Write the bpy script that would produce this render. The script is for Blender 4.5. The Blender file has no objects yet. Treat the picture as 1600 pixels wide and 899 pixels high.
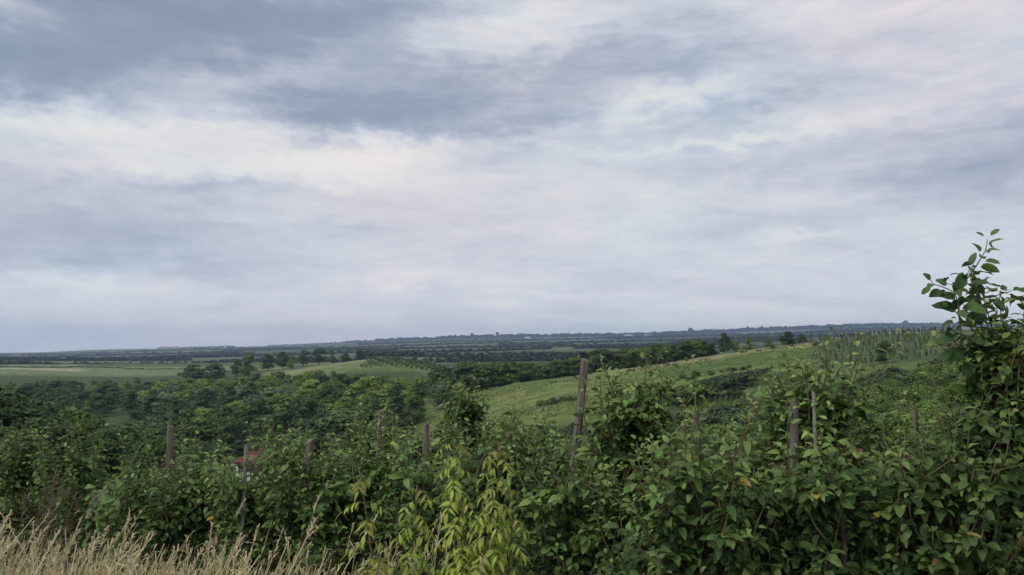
import bpy, math, random
import numpy as np

R = np.random.default_rng(11)
random.seed(11)
SC = bpy.context.scene
COL = SC.collection
F = 1231.0
PITCH = math.atan(90.5 / F)
CP, SP = math.cos(PITCH), math.sin(PITCH)

# ------------------------------------------------------------------ basics
def ray(px, py):
    u = (px - 800.0) / F; v = -(py - 449.5) / F
    yy = CP - SP * v; zz = SP + CP * v
    return u / yy, zz / yy                     # X/Y and Z/Y

def pix(px, py, Y):
    a, b = ray(px, py)
    return np.array([a * Y, Y, b * Y])

def tag(o, label=None, cat=None, group=None, kind=None):
    if label: o['label'] = label
    if cat: o['category'] = cat
    if group: o['group'] = group
    if kind: o['kind'] = kind
    return o

def empty(name, loc, rz=0.0):
    o = bpy.data.objects.new(name, None); COL.objects.link(o)
    o.empty_display_size = 0.2
    o.location = loc; o.rotation_euler = (0, 0, rz)
    return o

def obj(name, me, parent=None, loc=None, rz=0.0):
    o = bpy.data.objects.new(name, me); COL.objects.link(o)
    if parent is not None: o.parent = parent
    if loc is not None: o.location = loc
    if rz: o.rotation_euler = (0, 0, rz)
    return o

def mesh(name, V, quads=None, tris=None, mats=(), col=None, qm=None, tm=None, smooth=True):
    """numpy arrays -> mesh; col = per-vertex rgb albedo; qm/tm = material index per quad / tri"""
    me = bpy.data.meshes.new(name)
    V = np.asarray(V, dtype=np.float32)
    q = np.zeros((0, 4), np.int32) if quads is None else np.asarray(quads, np.int32).reshape(-1, 4)
    t = np.zeros((0, 3), np.int32) if tris is None else np.asarray(tris, np.int32).reshape(-1, 3)
    me.vertices.add(len(V)); me.vertices.foreach_set('co', V.ravel())
    nl = q.size + t.size
    me.loops.add(nl); me.loops.foreach_set('vertex_index', np.concatenate([q.ravel(), t.ravel()]))
    starts = np.concatenate([np.arange(len(q)) * 4, q.size + np.arange(len(t)) * 3]).astype(np.int32)
    me.polygons.add(len(starts)); me.polygons.foreach_set('loop_start', starts)
    mi = np.concatenate([np.zeros(len(q), np.int32) if qm is None else np.asarray(qm, np.int32),
                         np.zeros(len(t), np.int32) if tm is None else np.asarray(tm, np.int32)])
    me.polygons.foreach_set('material_index', mi)
    me.polygons.foreach_set('use_smooth', np.full(len(starts), smooth))
    for m in mats: me.materials.append(m)
    if col is not None:
        a = me.color_attributes.new('tint', 'FLOAT_COLOR', 'POINT')
        c = np.ones((len(V), 4), np.float32); c[:, :3] = col
        a.data.foreach_set('color', c.ravel())
    me.update(calc_edges=True); me.validate()
    return me

class Geo:
    """collects pieces into one mesh"""
    def __init__(s): s.V=[]; s.Q=[]; s.T=[]; s.C=[]; s.QM=[]; s.TM=[]; s.n=0
    def add(s, V, Q=None, T=None, C=(1,1,1), m=0):
        V = np.asarray(V, float); C = np.asarray(C, float)
        if C.ndim == 1: C = np.tile(C, (len(V), 1))
        s.V.append(V); s.C.append(C)
        if Q is not None and len(Q): Q=np.asarray(Q); s.Q.append(Q + s.n); s.QM.append(np.full(len(Q), m))
        if T is not None and len(T): T=np.asarray(T); s.T.append(T + s.n); s.TM.append(np.full(len(T), m))
        s.n += len(V)
    def tube(s, P, rad, k=6, C=(1,1,1), m=0, cap=True):
        P = np.asarray(P, float); n = len(P)
        rad = np.broadcast_to(np.asarray(rad, float), (n,))
        d = np.gradient(P, axis=0); d /= np.linalg.norm(d, axis=1)[:, None] + 1e-9
        ref = np.array([0.0, 0, 1]) if abs(d[0, 2]) < 0.8 else np.array([1.0, 0, 0])
        a = np.cross(d, ref); a /= np.linalg.norm(a, axis=1)[:, None] + 1e-9
        b = np.cross(d, a)
        th = np.arange(k) * 2 * math.pi / k
        ring = P[:, None, :] + rad[:, None, None] * (np.cos(th)[None, :, None] * a[:, None, :] + np.sin(th)[None, :, None] * b[:, None, :])
        V = ring.reshape(-1, 3)
        i = np.arange(n - 1)[:, None] * k; j = np.arange(k)[None, :]; jn = (j + 1) % k
        Q = np.stack([i + j, i + jn, i + k + jn, i + k + j], -1).reshape(-1, 4)
        T = None
        if cap:
            V = np.vstack([V, P[-1:]]); e = (n - 1) * k
            T = np.array([[e + q, e + (q + 1) % k, n * k] for q in range(k)])
        s.add(V, Q, T, C, m)
    def box(s, c, size, rz=0.0, C=(1,1,1), m=0):
        x, y, z = np.asarray(size) / 2.0
        V = np.array([[-x,-y,-z],[x,-y,-z],[x,y,-z],[-x,y,-z],[-x,-y,z],[x,-y,z],[x,y,z],[-x,y,z]])
        cc, ss = math.cos(rz), math.sin(rz)
        V = V @ np.array([[cc, ss, 0], [-ss, cc, 0], [0, 0, 1]]) + np.asarray(c)
        s.add(V, [[0,3,2,1],[4,5,6,7],[0,1,5,4],[1,2,6,5],[2,3,7,6],[3,0,4,7]], None, C, m)
    def build(s, name, mats, smooth=True):
        return mesh(name, np.vstack(s.V), np.vstack(s.Q) if s.Q else None, np.vstack(s.T) if s.T else None, mats, np.vstack(s.C),
                    np.concatenate(s.QM) if s.QM else None, np.concatenate(s.TM) if s.TM else None, smooth)

# ------------------------------------------------------------------ materials
def N(nt, t, **k):
    n = nt.nodes.new(t)
    for a, b in k.items(): setattr(n, a, b)
    return n

def new_mat(name):
    m = bpy.data.materials.new(name); m.use_nodes = True
    nt = m.node_tree; nt.nodes.clear()
    return m, nt, N(nt, 'ShaderNodeOutputMaterial')

def leaf_mat(name, rough=0.5, spec=0.35, trans=0.22, vary=0.25, tint=(1, 1, 1), scale=30.0):
    m, nt, out = new_mat(name); L = nt.links.new
    at = N(nt, 'ShaderNodeAttribute', attribute_name='tint')
    oi = N(nt, 'ShaderNodeObjectInfo')
    tc = N(nt, 'ShaderNodeTexCoord')
    no = N(nt, 'ShaderNodeTexNoise'); no.inputs['Scale'].default_value = scale; no.inputs['Detail'].default_value = 2
    L(tc.outputs['Object'], no.inputs['Vector'])
    mr = N(nt, 'ShaderNodeMapRange'); mr.inputs['From Min'].default_value = .25; mr.inputs['From Max'].default_value = .75
    mr.inputs['To Min'].default_value = 1 - vary; mr.inputs['To Max'].default_value = 1 + vary
    L(no.outputs['Fac'], mr.inputs['Value'])
    mo = N(nt, 'ShaderNodeMapRange'); mo.inputs['To Min'].default_value = .78; mo.inputs['To Max'].default_value = 1.22
    L(oi.outputs['Random'], mo.inputs['Value'])
    mu = N(nt, 'ShaderNodeMath', operation='MULTIPLY'); L(mr.outputs['Result'], mu.inputs[0]); L(mo.outputs['Result'], mu.inputs[1])
    vm = N(nt, 'ShaderNodeVectorMath', operation='SCALE'); L(at.outputs['Color'], vm.inputs[0]); L(mu.outputs[0], vm.inputs['Scale'])
    vt = N(nt, 'ShaderNodeVectorMath', operation='MULTIPLY'); L(vm.outputs[0], vt.inputs[0]); vt.inputs[1].default_value = tint
    p = N(nt, 'ShaderNodeBsdfPrincipled'); p.inputs['Roughness'].default_value = rough; p.inputs['Specular IOR Level'].default_value = spec
    L(vt.outputs[0], p.inputs['Base Color'])
    tr = N(nt, 'ShaderNodeBsdfTranslucent'); L(vt.outputs[0], tr.inputs['Color'])
    mx = N(nt, 'ShaderNodeMixShader'); mx.inputs[0].default_value = trans
    L(p.outputs[0], mx.inputs[1]); L(tr.outputs[0], mx.inputs[2]); L(mx.outputs[0], out.inputs['Surface'])
    return m

def noise_mat(name, c1, c2, scale=(20, 20, 20), rough=0.85, bump=0.3, detail=5, spec=0.25):
    m, nt, out = new_mat(name); L = nt.links.new
    tc = N(nt, 'ShaderNodeTexCoord'); mp = N(nt, 'ShaderNodeMapping'); mp.inputs['Scale'].default_value = scale
    L(tc.outputs['Object'], mp.inputs['Vector'])
    no = N(nt, 'ShaderNodeTexNoise'); no.inputs['Scale'].default_value = 1.0; no.inputs['Detail'].default_value = detail
    L(mp.outputs[0], no.inputs['Vector'])
    cr = N(nt, 'ShaderNodeValToRGB'); cr.color_ramp.elements[0].position = .3; cr.color_ramp.elements[1].position = .7
    cr.color_ramp.elements[0].color = (*c1, 1); cr.color_ramp.elements[1].color = (*c2, 1)
    L(no.outputs['Fac'], cr.inputs[0])
    p = N(nt, 'ShaderNodeBsdfPrincipled'); p.inputs['Roughness'].default_value = rough; p.inputs['Specular IOR Level'].default_value = spec
    L(cr.outputs[0], p.inputs['Base Color'])
    if bump:
        b = N(nt, 'ShaderNodeBump'); b.inputs['Strength'].default_value = bump; b.inputs['Distance'].default_value = .01
        L(no.outputs['Fac'], b.inputs['Height']); L(b.outputs[0], p.inputs['Normal'])
    L(p.outputs[0], out.inputs['Surface'])
    return m

M_APPLE = leaf_mat('apple_leaf', rough=.5, spec=.22, trans=.26, vary=.18, scale=25)
M_SAPL = leaf_mat('ash_maple_leaf', rough=.55, spec=.25, trans=.36, vary=.12, scale=20)
M_WOODLEAF = leaf_mat('woodland_leaf', rough=.7, spec=.2, trans=.15, vary=.3, scale=.55)
M_SHRUBLEAF = leaf_mat('shrub_leaf', rough=.65, spec=.25, trans=.15, vary=.25, scale=.9)
M_GRASS = leaf_mat('dry_grass_blade', rough=.7, spec=.2, trans=.25, vary=.12, scale=3)
M_BARK = noise_mat('apple_bark', (.06, .048, .04), (.15, .12, .1), (60, 60, 14))
M_SHOOT = noise_mat('green_brown_shoot', (.1, .075, .045), (.13, .12, .06), (40, 40, 10), bump=.1)
M_TRUNK = noise_mat('tree_bark', (.05, .04, .033), (.12, .1, .08), (4, 4, 1))
M_POST = noise_mat('weathered_wood', (.07, .06, .05), (.19, .165, .14), (55, 55, 4), rough=.9, bump=.6)
M_STAKE = noise_mat('grey_stake', (.15, .14, .125), (.3, .285, .26), (60, 60, 5), rough=.8)
M_PALEPOST = noise_mat('pale_concrete_post', (.2, .205, .17), (.3, .3, .25), (3, 3, 3), bump=0)
M_FRUIT = noise_mat('green_apple_skin', (.17, .24, .06), (.26, .3, .09), (30, 30, 30), rough=.35, bump=0, spec=.5)
M_WALL = noise_mat('white_render', (.62, .61, .57), (.74, .73, .7), (2, 2, 2), bump=.1)
M_ROOFRED = noise_mat('red_metal_roof', (.1, .014, .02), (.16, .024, .03), (5, .6, 5), rough=.5, bump=.2)
M_ROOFBROWN = noise_mat('red_brown_tiles', (.24, .09, .07), (.32, .13, .1), (.4, .4, .4), bump=.1)
M_ROOFGREY = noise_mat('grey_roof', (.16, .16, .17), (.24, .24, .25), (.4, .4, .4), bump=.1)
M_GLASS = noise_mat('dark_window', (.02, .025, .03), (.05, .055, .06), (1, 1, 1), rough=.15, bump=0, spec=.6)
M_DOOR = noise_mat('brown_door', (.1, .06, .035), (.16, .1, .06), (8, 8, 2))
M_STEEL = noise_mat('grey_steel', (.14, .15, .16), (.2, .21, .22), (1, 1, 1), rough=.5, bump=0)

# ------------------------------------------------------------------ terrain heights (metres, eye level = 0)
def S(Y, py):
    return ray(800, py)[1] * Y
def near(Y):
    return -1.75 - 0.085 * max(0.0, Y - 2.0)
T = {
 0:    [(20,-3.6),(40,-8),(80,-18),(120,-25),(160,-27),(200,-28),(300,-28),(400,-26),(500,-25),(650,S(650,578)),(800,S(800,574)),(1100,-27.5),(1500,-31),(2200,-39),(3000,-44),(4000,-49),(5500,-51),(7000,-75),(9000,-90)],
 200:  [(20,-3.6),(40,-8),(80,-18),(120,-25),(160,-27),(200,-28),(300,-27),(400,-25),(500,-22.5),(650,-23),(800,S(800,571)),(1100,-30),(1500,-30),(2200,-34),(3000,-32),(4000,-30),(5500,-26),(7000,-50),(9000,-70)],
 400:  [(20,-3.6),(40,-8),(80,-17),(120,-24),(160,-25.5),(200,-27),(300,-24),(400,-20),(500,-19.5),(600,-18.5),(800,-19.5),(1100,-23),(1500,-24),(2200,-23),(3000,-19.5),(4000,-15),(5500,-8),(7000,-25),(9000,-40)],
 600:  [(20,-3.6),(40,-7.5),(80,-15),(120,-21),(160,-23),(200,-23),(300,-20),(400,-14),(470,S(470,561)),(600,-13),(800,-18),(1100,-14),(1500,-14.6),(2200,-11),(3000,-2.4),(4000,10),(5500,28),(7000,10),(9000,0)],
 800:  [(20,-3.5),(40,-7),(80,-12),(120,-15),(150,S(150,651)),(200,S(200,629)),(250,S(250,602)),(300,-16),(400,-19),(500,-20),(650,-19),(800,-15.6),(1100,-14),(1500,-10),(2200,-2),(3000,10),(4000,26),(5500,50),(7000,30),(9000,20)],
 1000: [(20,-3.4),(40,-6.5),(80,-10),(120,-13),(150,S(150,628)),(200,S(200,595)),(250,S(250,574)),(300,-9),(400,-13),(500,-15),(800,-14),(1100,-10.7),(1500,-6),(2200,5),(3000,19.5),(4000,39),(5500,62),(7000,40),(9000,30)],
 1200: [(20,-3.4),(40,-6.3),(80,-10),(110,-12),(140,S(140,628)),(160,S(160,594)),(200,S(200,565)),(250,S(250,543.5)),(300,-3),(400,-6),(800,-5),(1100,0),(1500,6),(2200,18),(3000,36),(4000,61),(5500,94),(7000,70),(9000,60)],
 1400: [(20,-3.3),(40,-6),(60,-9),(80,-10),(110,-9),(140,S(140,593)),(170,S(170,569)),(200,S(200,546)),(255,S(255,522)),(300,3),(400,0),(800,2),(1500,12),(2200,32),(3000,53),(4000,84),(5500,123),(7000,100),(9000,90)],
 1600: [(20,-3.2),(40,-5),(60,-6.5),(80,-7),(110,-5),(140,-3),(170,0),(200,2),(255,S(255,515)),(300,5),(400,2),(800,8),(1500,20),(2200,38),(3000,58),(4000,88),(5500,122),(7000,100),(9000,90)],
}
LG = np.linspace(math.log(.4), math.log(9500), 700)
def hermite(x, y, xs):
    x = np.asarray(x); y = np.asarray(y); h = np.diff(x); d = np.diff(y) / h
    m = np.zeros(len(x)); m[0] = d[0]; m[-1] = d[-1]
    for i in range(1, len(x) - 1):
        m[i] = 0 if d[i-1] * d[i] <= 0 else 2 * d[i-1] * d[i] / (d[i-1] + d[i])
    k = np.clip(np.searchsorted(x, xs) - 1, 0, len(x) - 2)
    t = np.clip((xs - x[k]) / h[k], 0, 1)
    return (2*t**3-3*t**2+1)*y[k] + (t**3-2*t**2+t)*h[k]*m[k] + (-2*t**3+3*t**2)*y[k+1] + (t**3-t**2)*h[k]*m[k+1]
cols = sorted(T)
prof = []
for c in cols:
    pts = [(y, near(y)) for y in (.4, 2, 5, 9, 13)] + T[c]
    p = hermite([math.log(a) for a, _ in pts], [b for _, b in pts], LG)
    prof.append(p)
prof = np.array(prof)
PXF = np.arange(-800, 2401, 10.0)
HG = np.zeros((len(PXF), len(LG)))
xe = np.concatenate([[-800, -400], cols, [2000, 2400]]); pe = np.vstack([prof[0], prof[0], prof, prof[-1], prof[-1]])
for j in range(len(LG)):
    HG[:, j] = hermite(xe, pe[:, j], PXF)

def G(x, y):
    """ground height under world x, y (vectorised; y>0 half handled by azimuth)"""
    x = np.asarray(x, float); y = np.asarray(y, float)
    r = np.hypot(x, y); az = np.arctan2(x, y)
    a = np.clip(az, -.9, .9)
    Y = np.maximum(r * np.cos(a), .41); px = np.clip(800 + F * np.tan(a), -790, 2390)
    i = (px + 800) / 10; j = (np.log(np.minimum(Y, 9400)) - LG[0]) / (LG[1] - LG[0])
    i0 = np.clip(i.astype(int), 0, len(PXF) - 2); j0 = np.clip(j.astype(int), 0, len(LG) - 2)
    fi = i - i0; fj = j - j0
    z = HG[i0, j0]*(1-fi)*(1-fj) + HG[i0+1, j0]*fi*(1-fj) + HG[i0, j0+1]*(1-fi)*fj + HG[i0+1, j0+1]*fi*fj
    am = np.clip(Y / 900, 0, 1) ** .8
    z = z + am * 2.2 * (np.sin(x * .0061 + 1.3 + .8 * np.sin(y * .0031)) * np.sin(y * .0047 + .4)) * np.clip((Y - 500) / 400, 0, 1)
    z = z + .22 * np.sin(x * .21 + np.sin(y * .13)) * np.sin(y * .17 + 1) * np.clip((Y - 20) / 60, 0, 1)
    return z
def g1(x, y): return float(G(np.array([x]), np.array([y]))[0])
def gp(px, Y):
    x = (px - 800) / F * Y
    return np.array([x, Y, g1(x, Y)])

# value noise for field / vegetation colours
def vnoise(x, y, seed=0):
    xi = np.floor(x).astype(np.int64); yi = np.floor(y).astype(np.int64); fx = x - xi; fy = y - yi
    fx = fx*fx*(3-2*fx); fy = fy*fy*(3-2*fy)
    def h(a, b):
        n = (a * 374761393 + b * 668265263 + seed * 974711) & 0x7fffffff
        n = ((n ^ (n >> 13)) * 1274126177) & 0x7fffffff
        return ((n ^ (n >> 16)) & 0xffff) / 65535.0
    return (h(xi, yi)*(1-fx) + h(xi+1, yi)*fx)*(1-fy) + (h(xi, yi+1)*(1-fx) + h(xi+1, yi+1)*fx)*fy
def sstep(a, b, x):
    t = np.clip((x - a) / (b - a), 0, 1); return t*t*(3-2*t)

def ground_colour(x, y):
    r = np.hypot(x, y); a = np.clip(np.arctan2(x, y), -.9, .9); Y = r * np.cos(a); px = 800 + F * np.tan(a)
    n = vnoise(x/9, y/9, 1); n2 = vnoise(x/40, y/40, 2); n3 = vnoise(x/2.5, y/2.5, 3)
    c = np.empty((len(x), 3)); c[:] = (.05, .07, .024)
    mixin = lambda col, w: c.__setitem__(slice(None), c*(1-w[:, None]) + np.asarray(col)*w[:, None])
    mixin((.09, .095, .045), sstep(30, 12, Y))
    # meadow on the ridge
    left = 640 + 25*(n2-.5)
    mead = sstep(left, left+40, px) * sstep(128, 150, Y + 12*(n-.5)) * sstep(330, 280, Y)
    mixin((.108, .15, .04), mead)
    mixin((.15, .165, .06), mead * sstep(.45, .75, n) * .6)
    mixin((.08, .112, .035), mead * sstep(.5, .8, n2) * .8)
    crest = 250.0
    mixin((.07, .115, .03), mead * sstep(960, 1010, px) * sstep(1290, 1240, px) * sstep(188, 196, Y) * sstep(228, 222, Y))
    mixin((.18, .175, .085), mead * sstep(880, 960, px) * sstep(224, 229, Y + 3*(n-.5)) * sstep(1310, 1260, px) * (.55 + .45*n3))
    mixin((.17, .16, .09), sstep(1190, 1230, px)*sstep(1300, 1260, px)*sstep(150, 165, Y)*sstep(186, 176, Y)*.0)
    # orchard field on the right hill
    orch = sstep(1260, 1290, px) * sstep(160, 175, Y) * sstep(420, 380, Y)
    mixin((.055, .078, .032), orch); mixin((.1, .1, .055), orch * sstep(.5, .8, n) * .5)
    # open hill in the middle with its orchard
    hill = sstep(400, 430, px) * sstep(800, 740, px) * sstep(395, 430, Y) * sstep(560, 520, Y)
    mixin((.11, .15, .06), hill); mixin((.17, .18, .085), hill * sstep(452, 462, Y)*sstep(640, 560, px))
    # fields beyond, real field parcels turned a little to the view
    far = sstep(560, 620, Y)
    ca, sa = math.cos(.22), math.sin(.22)
    X2 = x*ca + y*sa; Y2 = -x*sa + y*ca
    warp = 60*(vnoise(x/500, y/500, 7) - .5)
    ff = np.where(Y > 1700, 2.3, 1.0); jr = np.floor((Y2 + warp) / (105*ff)).astype(np.int64)
    wv = 240*ff + (np.abs(jr * 7919) % 160)
    ir = np.floor((X2 + (np.abs(jr * 104729) % 300)) / wv).astype(np.int64)
    hh = (np.abs(ir * 73856093 ^ jr * 19349663) % 1000) / 1000.0
    pal = .66*np.array([(.09,.13,.05),(.12,.16,.06),(.16,.19,.09),(.2,.2,.11),(.06,.09,.035),(.26,.235,.14),(.1,.145,.06),(.045,.065,.03),(.14,.15,.09),(.055,.08,.035)])
    fc = pal[(hh * len(pal)).astype(int) % len(pal)]
    c = c*(1-far[:, None]) + fc*far[:, None]
    mixin = lambda col, w: c.__setitem__(slice(None), c*(1-w[:, None]) + np.asarray(col)*w[:, None])
    # the pale green fields and the mound beyond the left wood
    lf = sstep(470, 430, px) * sstep(560, 600, Y) * sstep(960, 900, Y)
    mixin((.12, .155, .08), lf)
    mixin((.25, .26, .165), lf * sstep(660, 668, Y) * sstep(720, 712, Y) * sstep(150, 120, px))
    mixin((.06, .07, .04), lf * sstep(724, 730, Y) * sstep(752, 744, Y) * sstep(140, 100, px))
    mixin((.06, .1, .028), lf * sstep(110, 140, px) * sstep(748, 760, Y))
    # clearing in the wood, lane by the red roofed house
    mixin((.2, .2, .11), sstep(120, 150, px)*sstep(225, 200, px)*sstep(228, 234, Y)*sstep(262, 256, Y))
    ln = np.abs(Y - (172 + (px-330)*.16))
    mixin((.3, .28, .22), sstep(2.6, 1.4, ln)*sstep(300, 330, px)*sstep(470, 440, px))
    mixin((.05, .07, .026), sstep(1030, 1070, px)*sstep(1300, 1250, px)*sstep(152, 146, Y - (px-1060)*.13 + 6*(n-.5)))
    # bare cut bank in the ravine
    mixin((.13, .115, .065), .7*sstep(1085, 1110, px)*sstep(1190, 1150, px)*sstep(146, 149, Y+5*(n3-.5))*sstep(156, 153, Y+5*(n3-.5)))
    c *= ((.72 + .56*n3)*(.85 + .3*vnoise(x/6, y/3, 9)))[:, None]
    return c

az = np.concatenate([np.radians(np.arange(-180, -44, 4)), np.radians(np.arange(-44, 44.01, .2)), np.radians(np.arange(48, 180, 4))])
rr = np.concatenate([np.exp(np.linspace(math.log(.6), math.log(100), 130)), np.exp(np.linspace(math.log(100.8), math.log(900), 320)), np.exp(np.linspace(math.log(906), math.log(7300), 210))])
A, RR = np.meshgrid(az, rr)
gx = (RR*np.sin(A)).ravel(); gy = (RR*np.cos(A)).ravel(); gz = G(gx, gy)
na, nr = len(az), len(rr)
i = np.arange(nr-1)[:, None]*na; j = np.arange(na)[None, :]; jn = (j+1) % na
Q = np.stack([i+j, i+jn, i+na+jn, i+na+j], -1).reshape(-1, 4)
V = np.stack([gx, gy, gz], 1)
V = np.vstack([V, [[0, 0, near(.4)]]])
Tt = np.array([[na*nr, (q+1) % na, q] for q in range(na)])
gc = ground_colour(V[:, 0], V[:, 1])
m, nt, out = new_mat('ground_cover'); L = nt.links.new
at = N(nt, 'ShaderNodeAttribute', attribute_name='tint'); tc = N(nt, 'ShaderNodeTexCoord')
n1 = N(nt, 'ShaderNodeTexNoise'); n1.inputs['Scale'].default_value = .35; n1.inputs['Detail'].default_value = 8; n1.inputs['Roughness'].default_value = .7
L(tc.outputs['Object'], n1.inputs['Vector'])
mr = N(nt, 'ShaderNodeMapRange'); mr.inputs['From Min'].default_value = .3; mr.inputs['From Max'].default_value = .7; mr.inputs['To Min'].default_value = .65; mr.inputs['To Max'].default_value = 1.35
L(n1.outputs['Fac'], mr.inputs['Value'])
vm = N(nt, 'ShaderNodeVectorMath', operation='SCALE'); L(at.outputs['Color'], vm.inputs[0]); L(mr.outputs['Result'], vm.inputs['Scale'])
p = N(nt, 'ShaderNodeBsdfPrincipled'); p.inputs['Roughness'].default_value = .95; p.inputs['Specular IOR Level'].default_value = .1
L(vm.outputs[0], p.inputs['Base Color'])
b = N(nt, 'ShaderNodeBump'); b.inputs['Strength'].default_value = .8; b.inputs['Distance'].default_value = .35
L(n1.outputs['Fac'], b.inputs['Height']); L(b.outputs[0], p.inputs['Normal']); L(p.outputs[0], out.inputs['Surface'])
tag(obj('ground', mesh('ground', V, Q, Tt, [m], gc)), kind='structure')

# ------------------------------------------------------------------ distant trees: leaf clumps spread over many lobes
def nrm(a): return a / (np.linalg.norm(a, axis=-1, keepdims=True) + 1e-9)
def clumps(P, Nn, size, colr, rng, g):
    """bent four-sided leaf clumps at P facing roughly Nn"""
    n = len(P)
    t = nrm(np.cross(Nn, rng.normal(size=(n, 3)))); bb = np.cross(Nn, t)
    s = size[:, None]; el = (1 + .5*rng.random((n, 1)))
    a0 = P - t*s*el; a1 = P + bb*s*.8 - Nn*s*.25; a2 = P + t*s*el; a3 = P - bb*s*.8 - Nn*s*.25
    V = np.stack([a0, a1, a2, a3], 1).reshape(-1, 3)
    k = np.arange(n)*4
    T_ = np.concatenate([np.stack([k, k+1, k+2], 1), np.stack([k, k+2, k+3], 1)])
    g.add(V, None, T_, np.repeat(colr, 4, 0))

def crown_mesh(name, rng, Rw, H, z0, nl, per, csize, base, mat, spread=.28, kind='round'):
    """crown of H metres over z0, half width Rw"""
    g = Geo()
    for _ in range(nl):
        q = rng.random()**.8
        if kind == 'round': prof = math.sqrt(max(.05, 1 - (2*q-.9)**2))*(.95)
        elif kind == 'tall': prof = (.55 + .45*math.sin(math.pi*min(1, q*1.1)))*(1 - .55*q)
        else: prof = 1 - .6*q**1.5
        th = rng.random()*2*math.pi; rad = Rw*prof*math.sqrt(rng.random())*.82
        lr = Rw*(.24 + .26*rng.random())*(1.0 - .25*q)
        c = np.array([rad*math.cos(th), rad*math.sin(th), z0 + q*(H - lr*.9)])
        n = int(per*(.7+.6*rng.random()))
        d = nrm(rng.normal(size=(n, 3))); d[:, 2] = np.where(d[:, 2] < -.25, -d[:, 2]*.7, d[:, 2]); d = nrm(d)
        rj = lr*(.72 + .42*rng.random((n, 1)))
        P = c + d*rj*np.array([1.12, 1.12, .85])
        Nn = nrm(d + .4*rng.normal(size=(n, 3)) + np.array([0, 0, .25]))
        tone = (.82 + .36*rng.random()) * (1 + spread*(rng.random((n, 1))-.5)*2)
        colr = np.asarray(base)[None]*tone
        colr = colr * (1 + (rng.random((n, 3))-.5)*.12)
        clumps(P, Nn, csize*(.6+.8*rng.random(n)), colr, rng, g)
    return g.build(name, [mat])

def trunk_mesh(name, rng, h, r0):
    g = Geo()
    P = np.array([[rng.normal()*.03*h*k/5, rng.normal()*.03*h*k/5, h*k/5 - .4] for k in range(6)]); P[0, :2] = 0
    g.tube(P, r0*np.linspace(1, .35, 6), 7)
    for k in range(6):
        b0 = P[2 + k % 3]; th = rng.random()*6.28; ln = h*(.3+.25*rng.random())
        tip = b0 + np.array([math.cos(th)*ln*.7, math.sin(th)*ln*.7, ln*.7])
        g.tube([b0, (b0+tip)/2 + np.array([0, 0, -.06*ln]), tip], [r0*.45, r0*.3, r0*.1], 5)
    return g.build(name, [M_TRUNK])

DARK = (.056, .09, .031); MID = (.085, .132, .034); LIGHT = (.135, .195, .04); GREY = (.105, .145, .074); PINE = (.022, .04, .02)
KINDS = {}
def kind(key, n, **k):
    v = []
    for s in range(n):
        rng = np.random.default_rng(hash_seed(key) + s)
        H = k['H']; cm = crown_mesh(key + '_crown', rng, k['R'], H*(1-k['z']), H*k['z'], k['nl'], k['per'], k['cs'], k['base'], k.get('mat', M_WOODLEAF), kind=k.get('shape', 'round'))
        tm = trunk_mesh(key + '_trunk', rng, H*.6, H*.022)
        v.append((cm, tm))
    KINDS[key] = (v, k['H'])
def hash_seed(s): return sum(ord(c)*(i+7) for i, c in enumerate(s))
kind('dark', 4, R=4.2, H=10, z=.1, nl=26, per=120, cs=.25, base=DARK)
kind('mid', 4, R=4.2, H=10, z=.1, nl=26, per=120, cs=.25, base=MID)
kind('light', 3, R=4.4, H=9, z=.06, nl=26, per=120, cs=.25, base=LIGHT)
kind('grey', 2, R=4.4, H=10, z=.1, nl=28, per=120, cs=.23, base=GREY)
kind('tall', 2, R=2.4, H=11, z=.08, nl=22, per=110, cs=.23, base=DARK, shape='tall')
kind('near_dark', 3, R=4.2, H=11, z=.06, nl=52, per=130, cs=.2, base=(.047, .082, .025))
kind('near_mid', 3, R=4.2, H=10, z=.06, nl=52, per=130, cs=.2, base=(.064, .105, .026))
kind('near_light', 3, R=3.6, H=6.5, z=.03, nl=50, per=170, cs=.12, base=(.095, .15, .03), mat=M_SHRUBLEAF)
kind('conifer', 2, R=2.9, H=11, z=.06, nl=44, per=110, cs=.2, base=(.02, .036, .02), shape='tall')
kind('shrub', 4, R=2.0, H=3.2, z=.02, nl=18, per=70, cs=.15, base=(.095, .148, .03), mat=M_SHRUBLEAF)
kind('dark_shrub', 3, R=2.0, H=3.0, z=.02, nl=18, per=70, cs=.15, base=(.052, .078, .03), mat=M_SHRUBLEAF)

def plant(name, key, loc, h, label, cat, group=None, wide=1.0, parts=True, rng=R):
    vs, H = KINDS[key]; cm, tm = vs[int(rng.integers(len(vs)))]
    s = h / H
    sc = (s*wide*(.9+.2*rng.random()), s*wide*(.9+.2*rng.random()), s)
    rz = rng.random()*6.28
    if parts:
        e = empty(name, loc, rz); e.scale = sc; tag(e, label, cat, group)
        obj('crown', cm, e); obj('trunk', tm, e)
        return e
    o = obj(name, cm, None, loc, rz); o.scale = sc; tag(o, label, cat, group)
    return o

def poisson(n, region, dmin, rng, tries=30):
    pts = []
    for _ in range(n*tries):
        p = region(rng)
        if p is None: continue
        d = dmin(p) if callable(dmin) else dmin
        if all((p[0]-q[0])**2 + (p[1]-q[1])**2 > d*d for q in pts): pts.append(p)
        if len(pts) >= n: break
    return pts

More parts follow.
